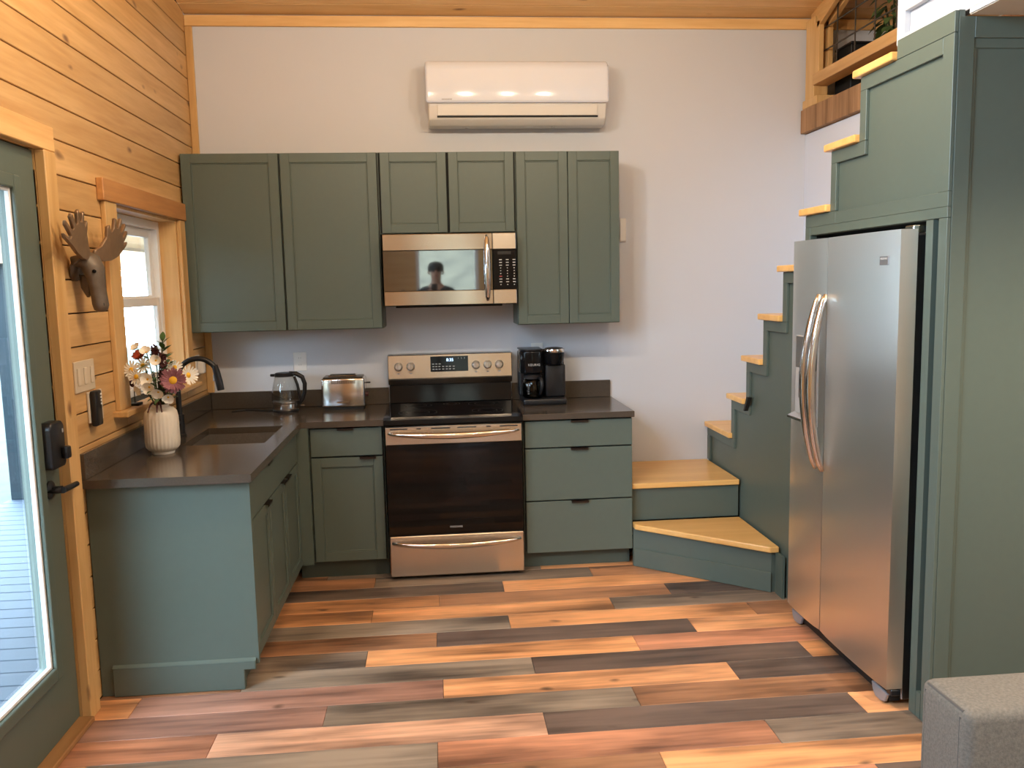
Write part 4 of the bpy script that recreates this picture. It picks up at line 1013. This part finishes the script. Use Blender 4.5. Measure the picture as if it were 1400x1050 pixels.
for s_ in (-1, 1):
    b_ = B(); tube(b_, [(.045, YM+s_*.045, 1.785), (.047, YM+s_*.085, 1.775), (.045, YM+s_*.12, 1.75)], [.012, .024, .005], 10, flat=.45); make('ear', b_, moose_mat, mh, 'all')
    b_ = B(); tt_ = bmesh.new(); bmesh.ops.create_icosphere(tt_, subdivisions=2, radius=.008); merge(b_, tt_, Matrix.Translation((.092, YM+s_*.042, 1.725))); make('eye', b_, black_gloss, mh, 'all')
    b_ = B(); box(b_, .106, .114, YM+s_*.020-.006, YM+s_*.020+.006, 1.590, 1.602, .002); make('nostril', b_, black_matte, mh)
b_ = B(); tube(b_, [(.055, YM, 1.71), (.048, YM, 1.66), (.046, YM, 1.625)], [.036, .026, .005], 10); make('throat_tuft', b_, moose_mat, mh, 'all')
for s_ in (-1, 1):
    # palmate antler: outline in (out, up), thickness, then curved forward
    out = [(.022, -.01), (.07, -.025), (.125, -.020), (.175, .0), (.215, .03), (.262, .062), (.270, .082), (.228, .062), (.222, .072), (.262, .118), (.262, .140), (.218, .100), (.208, .108), (.235, .158), (.228, .176), (.194, .128), (.182, .134), (.192, .185), (.180, .200), (.164, .145), (.150, .146), (.146, .190), (.132, .196), (.128, .142), (.112, .125), (.100, .160), (.086, .150), (.086, .098), (.055, .05), (.022, .03)]
    out = [(u_, v_*1.0) for (u_, v_) in out]
    t_ = bmesh.new(); prism(t_, out, 'y', -.007, .007, .003)
    bmesh.ops.triangulate(t_, faces=[f for f in t_.faces if len(f.verts) > 4]); bmesh.ops.subdivide_edges(t_, edges=[e for e in t_.edges if e.calc_length() > .02], cuts=2, use_grid_fill=True)
    for v in t_.verts:
        u_, th2, v_ = v.co.x, v.co.y, v.co.z
        fwd = .060 + .35*u_*(1-2.6*u_) + .10*v_ - th2
        v.co = Vector((fwd, YM+s_*u_*1.16, 1.785+v_*.80+.02*u_))
    b_ = B(); merge(b_, t_); make('antler', b_, antler, mh, True)

# ------------------------------------------------------------------ sofa
sf = thing('sofa', (3.1, -4.3, 0), 'grey tweed sofa with a square arm beside the stair tower', 'sofa')
SAX, SY0, SY1, SZ = 2.605, -3.355, -3.550, .632
b_ = B(); box(b_, SAX, 3.55, SY0, SY1, .06, SZ, .028, 4); make('arm', b_, sofa_fab, sf, True)
b_ = B(); box(b_, SAX, 3.55, -5.05, -5.245, .06, SZ, .028, 4); make('arm', b_, sofa_fab, sf, True)
b_ = B(); box(b_, SAX+.03, 3.55, -5.049, SY1-.001, .06, .27, .01, 2); make('seat_frame', b_, sofa_fab, sf, True)
for y in (-3.56, -4.305): 
    b_ = B(); box(b_, SAX-.01, 3.30, y, y-.735, .275, .43, .04, 4); make('seat_cushion', b_, sofa_fab, sf, True)
b_ = B(); box(b_, 3.36, 3.55, -5.049, SY1-.001, .271, .80, .03, 3); make('backrest', b_, sofa_fab, sf, True)
for (x, y) in ((SAX+.08, SY0-.1), (SAX+.08, -5.15), (3.45, SY0-.1), (3.45, -5.15)):
    b_ = B(); box(b_, x-.025, x+.025, y-.025, y+.025, .0005, .0595); make('leg', b_, black_matte, sf)
b_ = B(); pts = [(SAX-.001, SY0-.03, .10), (SAX-.001, SY0-.02, SZ-.05)]
for yy in (SY0-.028, SY1+.028):
    tube(b_, [(SAX+.004, yy, .09), (SAX+.004, yy, SZ-.022)], .0045, 6)
tube(b_, [(SAX+.010, SY0-.026, SZ-.010), (SAX+.010, SY1+.026, SZ-.010)], .0045, 6)
make('welt_seam', b_, mat('grey_piping', (.10, .092, .082, 1), .9), sf)

# ------------------------------------------------------------------ ceiling lamps (recessed)
def can(x, y, z=None, label='round recessed ceiling light in the pine ceiling', power=CAN_POWER):
    z = zc(y)-.006 if z is None else z
    t = thing('recessed_light', (x, y, z-.02), label, 'ceiling light', 'recessed ceiling lights')
    b_ = B(); lathe(b_, [(.05, -.004), (.085, -.010), (.09, -.004), (.09, .0), (.05, .0)], (x, y, z), 32); make('trim_ring', b_, white_plastic, t, True)
    b_ = B(); lathe(b_, [(0, -.004), (.0495, -.004), (.0495, -.001), (0, -.001)], (x, y, z), 32); make('lens', b_, lamp_m, t)
    l = bpy.data.lights.new('lamp', 'SPOT'); l.energy = power; l.color = CAN_COL; l.spot_size = math.radians(150); l.spot_blend = .5; l.shadow_soft_size = .045
    o = bpy.data.objects.new('lamp', l); COL.objects.link(o); o.parent = t; o.location = (0, 0, .0)
can(1.0, -5.8); can(2.4, -5.8); can(3.6, -4.1, 2.4965, 'round recessed light in the soffit above the sofa', 230.0)
# hanging bar lamp with four globe bulbs over the kitchen floor
lb = thing('pendant_bar', (1.7, -2.4, 3.05), 'black hanging bar lamp with four glass globes over the kitchen floor', 'pendant lamp')
b_ = B(); box(b_, .75, 2.65, -2.415, -2.385, 3.09, 3.115, .004); make('bar', b_, black_matte, lb)
b_ = B(); lathe(b_, [(0, 0), (.07, 0), (.07, -.02), (0, -.02)], (1.7, -2.4, zc(-2.4)-.004), 24); make('canopy', b_, black_matte, lb, True)
for xx in (1.5, 1.9):
    b_ = B(); tube(b_, [(xx, -2.4, 3.115), (1.7+(xx-1.7)*.25, -2.4, zc(-2.4)-.026)], .006, 8); make('rod', b_, black_matte, lb)
for xx in (.9, 1.45, 2.0, 2.5):
    b_ = B(); lathe(b_, [(0, 3.09), (.02, 3.09), (.022, 3.055), (0, 3.055)], (xx, -2.4, 0), 16); make('socket', b_, black_matte, lb, True)
    b_ = B(); lathe(b_, [(0, 3.054), (.02, 3.053), (.036, 3.038), (.043, 3.015), (.036, 2.992), (.02, 2.977), (0, 2.972)], (xx, -2.4, 0), 20); make('globe_bulb', b_, lamp_m, lb, 'all')
    l = bpy.data.lights.new('lamp', 'POINT'); l.energy = BULB_POWER; l.color = CAN_COL; l.shadow_soft_size = .045
    o = bpy.data.objects.new('lamp', l); COL.objects.link(o); o.parent = lb; o.location = Vector((xx, -2.4, 2.925))-W[lb]

# ------------------------------------------------------------------ outside
b_ = B(); box(b_, -40, -.3, -30, 30, -1.0, -.6); gd = make('ground', b_, ground_m); tag(gd, kind='structure')
b_ = B(); box(b_, -.29, 12, -11.2, YR-.2, -1.0, -.6); tag(make('ground', b_, ground_m), kind='structure')
dk = thing('porch_deck', (-1.2, -1, -.6), 'blue-grey board deck outside the glass door', 'deck')
y = -5.4
while y < 6.4:
    b_ = B(); box(b_, -2.3, -.13, y+.003, y+.137, -.15, -.115, .003); make('deck_board', b_, deck_m, dk); y += .14
b_ = B()
for x in (-2.2, -1.2, -.25): box(b_, x-.04, x+.04, -5.4, 6.4, -.5995, -.1505)
make('joist', b_, deck_m, dk)
for (x, y) in ((-2.2, 2.25), (-2.2, -3.2)):
    b_ = B(); box(b_, x-.08, x+.08, y-.09, y+.09, -.1145, 1.899, .004); tag(make('porch_post', b_, post_m), 'dark blue-green square post standing on the deck', 'post', 'porch posts')
porch_m = wood('porch_boards', (.18, .115, .05, 1), (.12, .07, .027, 1), 'y', knots=False)
pr = thing('porch_roof', (-1.2, 1, 1.9), 'pine boarded porch roof seen through the window', 'roof')
for i in range(16):
    x0 = -.125-i*.14; x1 = x0-.137; zz = lambda x: 2.72+.26*(x+.125)
    b_ = B(); prism(b_, [(x0, zz(x0)), (x1, zz(x1)), (x1, zz(x1)+.02), (x0, zz(x0)+.02)], 'y', -3.3, 6.5); make('board', b_, porch_m, pr)
b_ = B(); box(b_, -2.28, -2.14, -3.3, 6.5, 1.90, 2.12); tag(make('porch_beam', b_, rough_beam), 'rough wood beam below the porch roof edge', 'beam')
hill_m = mat('leaf_litter', (.11, .09, .055, 1), .95, noise=.75, nscale=2.2)
b_ = B(); n = 24
hv = [[b_.verts.new((-14+34*i/n, -11-24*j/16, -.6+11.5*(j/16)**1.1+random.uniform(-.12, .12)*(j > 0))) for i in range(n+1)] for j in range(17)]
for j in range(16):
    for i in range(n): b_.faces.new((hv[j][i], hv[j][i+1], hv[j+1][i+1], hv[j+1][i]))
tag(make('hillside', b_, hill_m, None, 'all'), kind='structure')
rt_ = random.Random(11)
def tree(x, y, h, r):
    t = thing('tree', (x, y, -.6), 'leafy tree standing outside on the sloping ground', 'tree', 'trees outside the cabin')
    b_ = B(); tube(b_, [(x, y, -.62), (x+.05, y, h*.4), (x, y+.1, h*.8)], [.16, .12, .05], 8); make('trunk', b_, trunk_m, t, 'all')
    b_ = B()
    for i in range(9):
        a = rt_.uniform(0, 2*PI); q = rt_.uniform(0, .7)*r
        tt_ = bmesh.new(); bmesh.ops.create_icosphere(tt_, subdivisions=3, radius=r*rt_.uniform(.4, .62))
        for v in tt_.verts: v.co *= 1+rt_.uniform(-.16, .16)
        merge(b_, tt_, Matrix.Translation((x+q*math.cos(a), y+q*math.sin(a), h*.75+rt_.uniform(-.35, .45)*r)))
    make('crown', b_, crown_m, t)
for (x, y, h, r) in ((-14, 16, 3.2, 2.0), (-20, 26, 4, 2.6), (-22, 13, 3.6, 2.4), (-24, -3, 4, 2.6), (-25, -12, 4, 2.6), (-4.8, -4.2, 1.9, 1.5), (-4.8, -.4, 1.9, 1.5), (-4.8, -8.0, 1.7, 1.4)): tree(x, y, h, r)  # the low nearest trees are unseen, added to cut daylight through the door

# ------------------------------------------------------------------ the photographer, mirrored in the microwave door
def skinned(name, verts, edges, radii, material, parent, root=0, levels=2):
    me = bpy.data.meshes.new(name); me.from_pydata([Vector(v) for v in verts], edges, []); me.update()
    o = bpy.data.objects.new(name, me); COL.objects.link(o); me.materials.append(material)
    md_ = o.modifiers.new('skin', 'SKIN'); md_.use_smooth_shade = True
    sv = me.skin_vertices[0].data
    for i, r in enumerate(radii): sv[i].radius = r if isinstance(r, tuple) else (r, r)
    for i in (root if isinstance(root, (list, tuple)) else [root]): sv[i].use_root = True
    sb_ = o.modifiers.new('subsurf', 'SUBSURF'); sb_.levels = levels; sb_.render_levels = levels
    dg = bpy.context.evaluated_depsgraph_get(); dg.update()
    m2 = bpy.data.meshes.new_from_object(o.evaluated_get(dg)); bpy.data.objects.remove(o, do_unlink=True)
    bm = bmesh.new(); bm.from_mesh(m2); bpy.data.meshes.remove(m2)
    return make(name, bm, material, parent, 'all')
PO = Vector((1.43, -5.74, 0))
ps = thing('person', PO, 'person in dark clothes holding up a phone, mirrored in the microwave', 'person')
skin_m = mat('skin', (.45, .26, .18, 1), .6); cloth_m = mat('dark_jacket', (.012, .012, .014, 1), .85); jeans_m = mat('dark_trousers', (.02, .025, .04, 1), .85); hair_m = mat('dark_hair', (.012, .008, .006, 1), .7)
J = [(0, 0, .95), (0, .0, 1.15), (0, 0, 1.36), (0, 0, 1.48), (0, .012, 1.55), (0, .03, 1.62), (0, .03, 1.69), (0, .02, 1.75)]
RAD = [(.14, .10), (.13, .095), (.15, .10), (.085, .07), (.052, .052), (.066, .082), (.074, .092), (.05, .06)]
E_ = [(i, i+1) for i in range(7)]
for s_ in (-1, 1):
    n = len(J)
    J += [(s_*.10, 0, 1.45), (s_*.19, 0, 1.44), (s_*.25, .19, 1.25), (s_*.075-.012, .345, 1.475), (s_*.062-.023, .375, 1.53)]
    RAD += [.07, .055, .042, .030, (.036, .02)]
    E_ += [(3, n), (n, n+1), (n+1, n+2), (n+2, n+3), (n+3, n+4)]
    n = len(J)
    J += [(s_*.09, 0, .90), (s_*.10, .02, .50), (s_*.10, -.02, .10), (s_*.105, .12, .04)]
    RAD += [.085, .055, .04, (.04, .03)]
    E_ += [(0, n), (n, n+1), (n+1, n+2), (n+2, n+3)]
nb = len(J); roots = [0]
for s_ in (-1, 1):                                    # five fingers on each hand, closed on the edges of the phone
    px, py, pz = s_*.062-.023, .375, 1.53
    for f, (dz, ln) in enumerate(((.055, .055), (.038, .062), (.020, .060), (.002, .050))):
        n = len(J); J += [(px, py, pz+dz*.6), (px-s_*.004, py+.022, pz+dz+.010), (px-s_*.014, py+.040, pz+dz+.012), (px-s_*(.014+ln*.4), py+.044, pz+dz+.010)]
        RAD += [.010, .009, .008, .007]; E_ += [(n, n+1), (n+1, n+2), (n+2, n+3)]; roots.append(n)
    n = len(J); J += [(px, py-.004, pz-.004), (px-s_*.018, py+.004, pz+.018), (px-s_*.034, py+.022, pz+.034)]
    RAD += [.012, .010, .008]; E_ += [(n, n+1), (n+1, n+2)]; roots.append(n)
J = [(x, y, z*1.08) if i < nb and i not in (11, 12, 20, 21) else (x, y, z) for i, (x, y, z) in enumerate(J)]
body = skinned('body', [PO+Vector(j) for j in J], E_, RAD, skin_m, ps, roots)
V = [PO+Vector(j) for j in J]
def sub(idx, grow):
    mp = {k_: i for i, k_ in enumerate(idx)}
    return [V[k_] for k_ in idx], [(mp[a], mp[c]) for (a, c) in E_ if a in mp and c in mp], [tuple(q+grow for q in (r if isinstance(r, tuple) else (r, r))) for r in (RAD[k_] for k_ in idx)]
v_, e_, r_ = sub([0, 1, 2, 3, 8, 9, 10, 11, 17, 18, 19, 20], .012); skinned('jacket', v_, e_, r_, cloth_m, ps)
v_, e_, r_ = sub([0, 13, 14, 15, 22, 23, 24], .014); skinned('trousers', v_, e_, r_, jeans_m, ps)
for i in (16, 25):
    b_ = B(); c = V[i]; box(b_, c.x-.048, c.x+.048, c.y-.20, c.y+.09, .0005, .085, .03, 3); make('shoe', b_, cloth_m, ps, True)
b_ = B(); hc = PO+Vector((0, .018, 1.70*1.08)); lathe(b_, [(.088, -.03), (.094, .0), (.092, .035), (.074, .068), (.04, .085), (0, .09)], hc, 24); make('hair', b_, hair_m, ps, 'all')
b_ = B(); hc = PO+Vector((0, .118, 1.655*1.08)); tube(b_, [hc+Vector((0, -.012, .03)), hc+Vector((0, .008, .0)), hc+Vector((0, -.006, -.012))], [.008, .014, .010], 8); make('nose', b_, skin_m, ps, 'all')
for s_ in (-1, 1):
    b_ = B(); tt_ = bmesh.new(); bmesh.ops.create_icosphere(tt_, subdivisions=2, radius=.011); merge(b_, tt_, Matrix.Translation(PO+Vector((s_*.032, .103, 1.675*1.08)))); make('eye', b_, hair_m, ps, 'all')
    b_ = B(); tube(b_, [PO+Vector((s_*.076, .02, 1.69*1.08)), PO+Vector((s_*.088, .01, 1.67*1.08)), PO+Vector((s_*.078, .02, 1.64*1.08))], [.008, .014, .008], 8); make('ear', b_, skin_m, ps, 'all')
b_ = B(); box(b_, PO.x-.022, PO.x+.022, PO.y+.108, PO.y+.116, 1.618*1.08, 1.626*1.08, .003); make('mouth', b_, mat('lips', (.30, .12, .10, 1), .5), ps)
ph = thing('phone', (1.407, -5.33, 1.515), 'black phone held up by the person in the microwave reflection', 'phone')
b_ = B(); box(b_, 1.371, 1.443, -5.337, -5.329, 1.515, 1.662, .003, 2); make('case', b_, black_plastic, ph, True)
b_ = B(); box(b_, 1.374, 1.440, -5.3378, -5.3372, 1.519, 1.658); make('screen', b_, black_gloss, ph)
b_ = B(); box(b_, 1.392, 1.422, -5.3288, -5.3265, 1.628, 1.658, .001); make('lens_block', b_, black_gloss, ph)
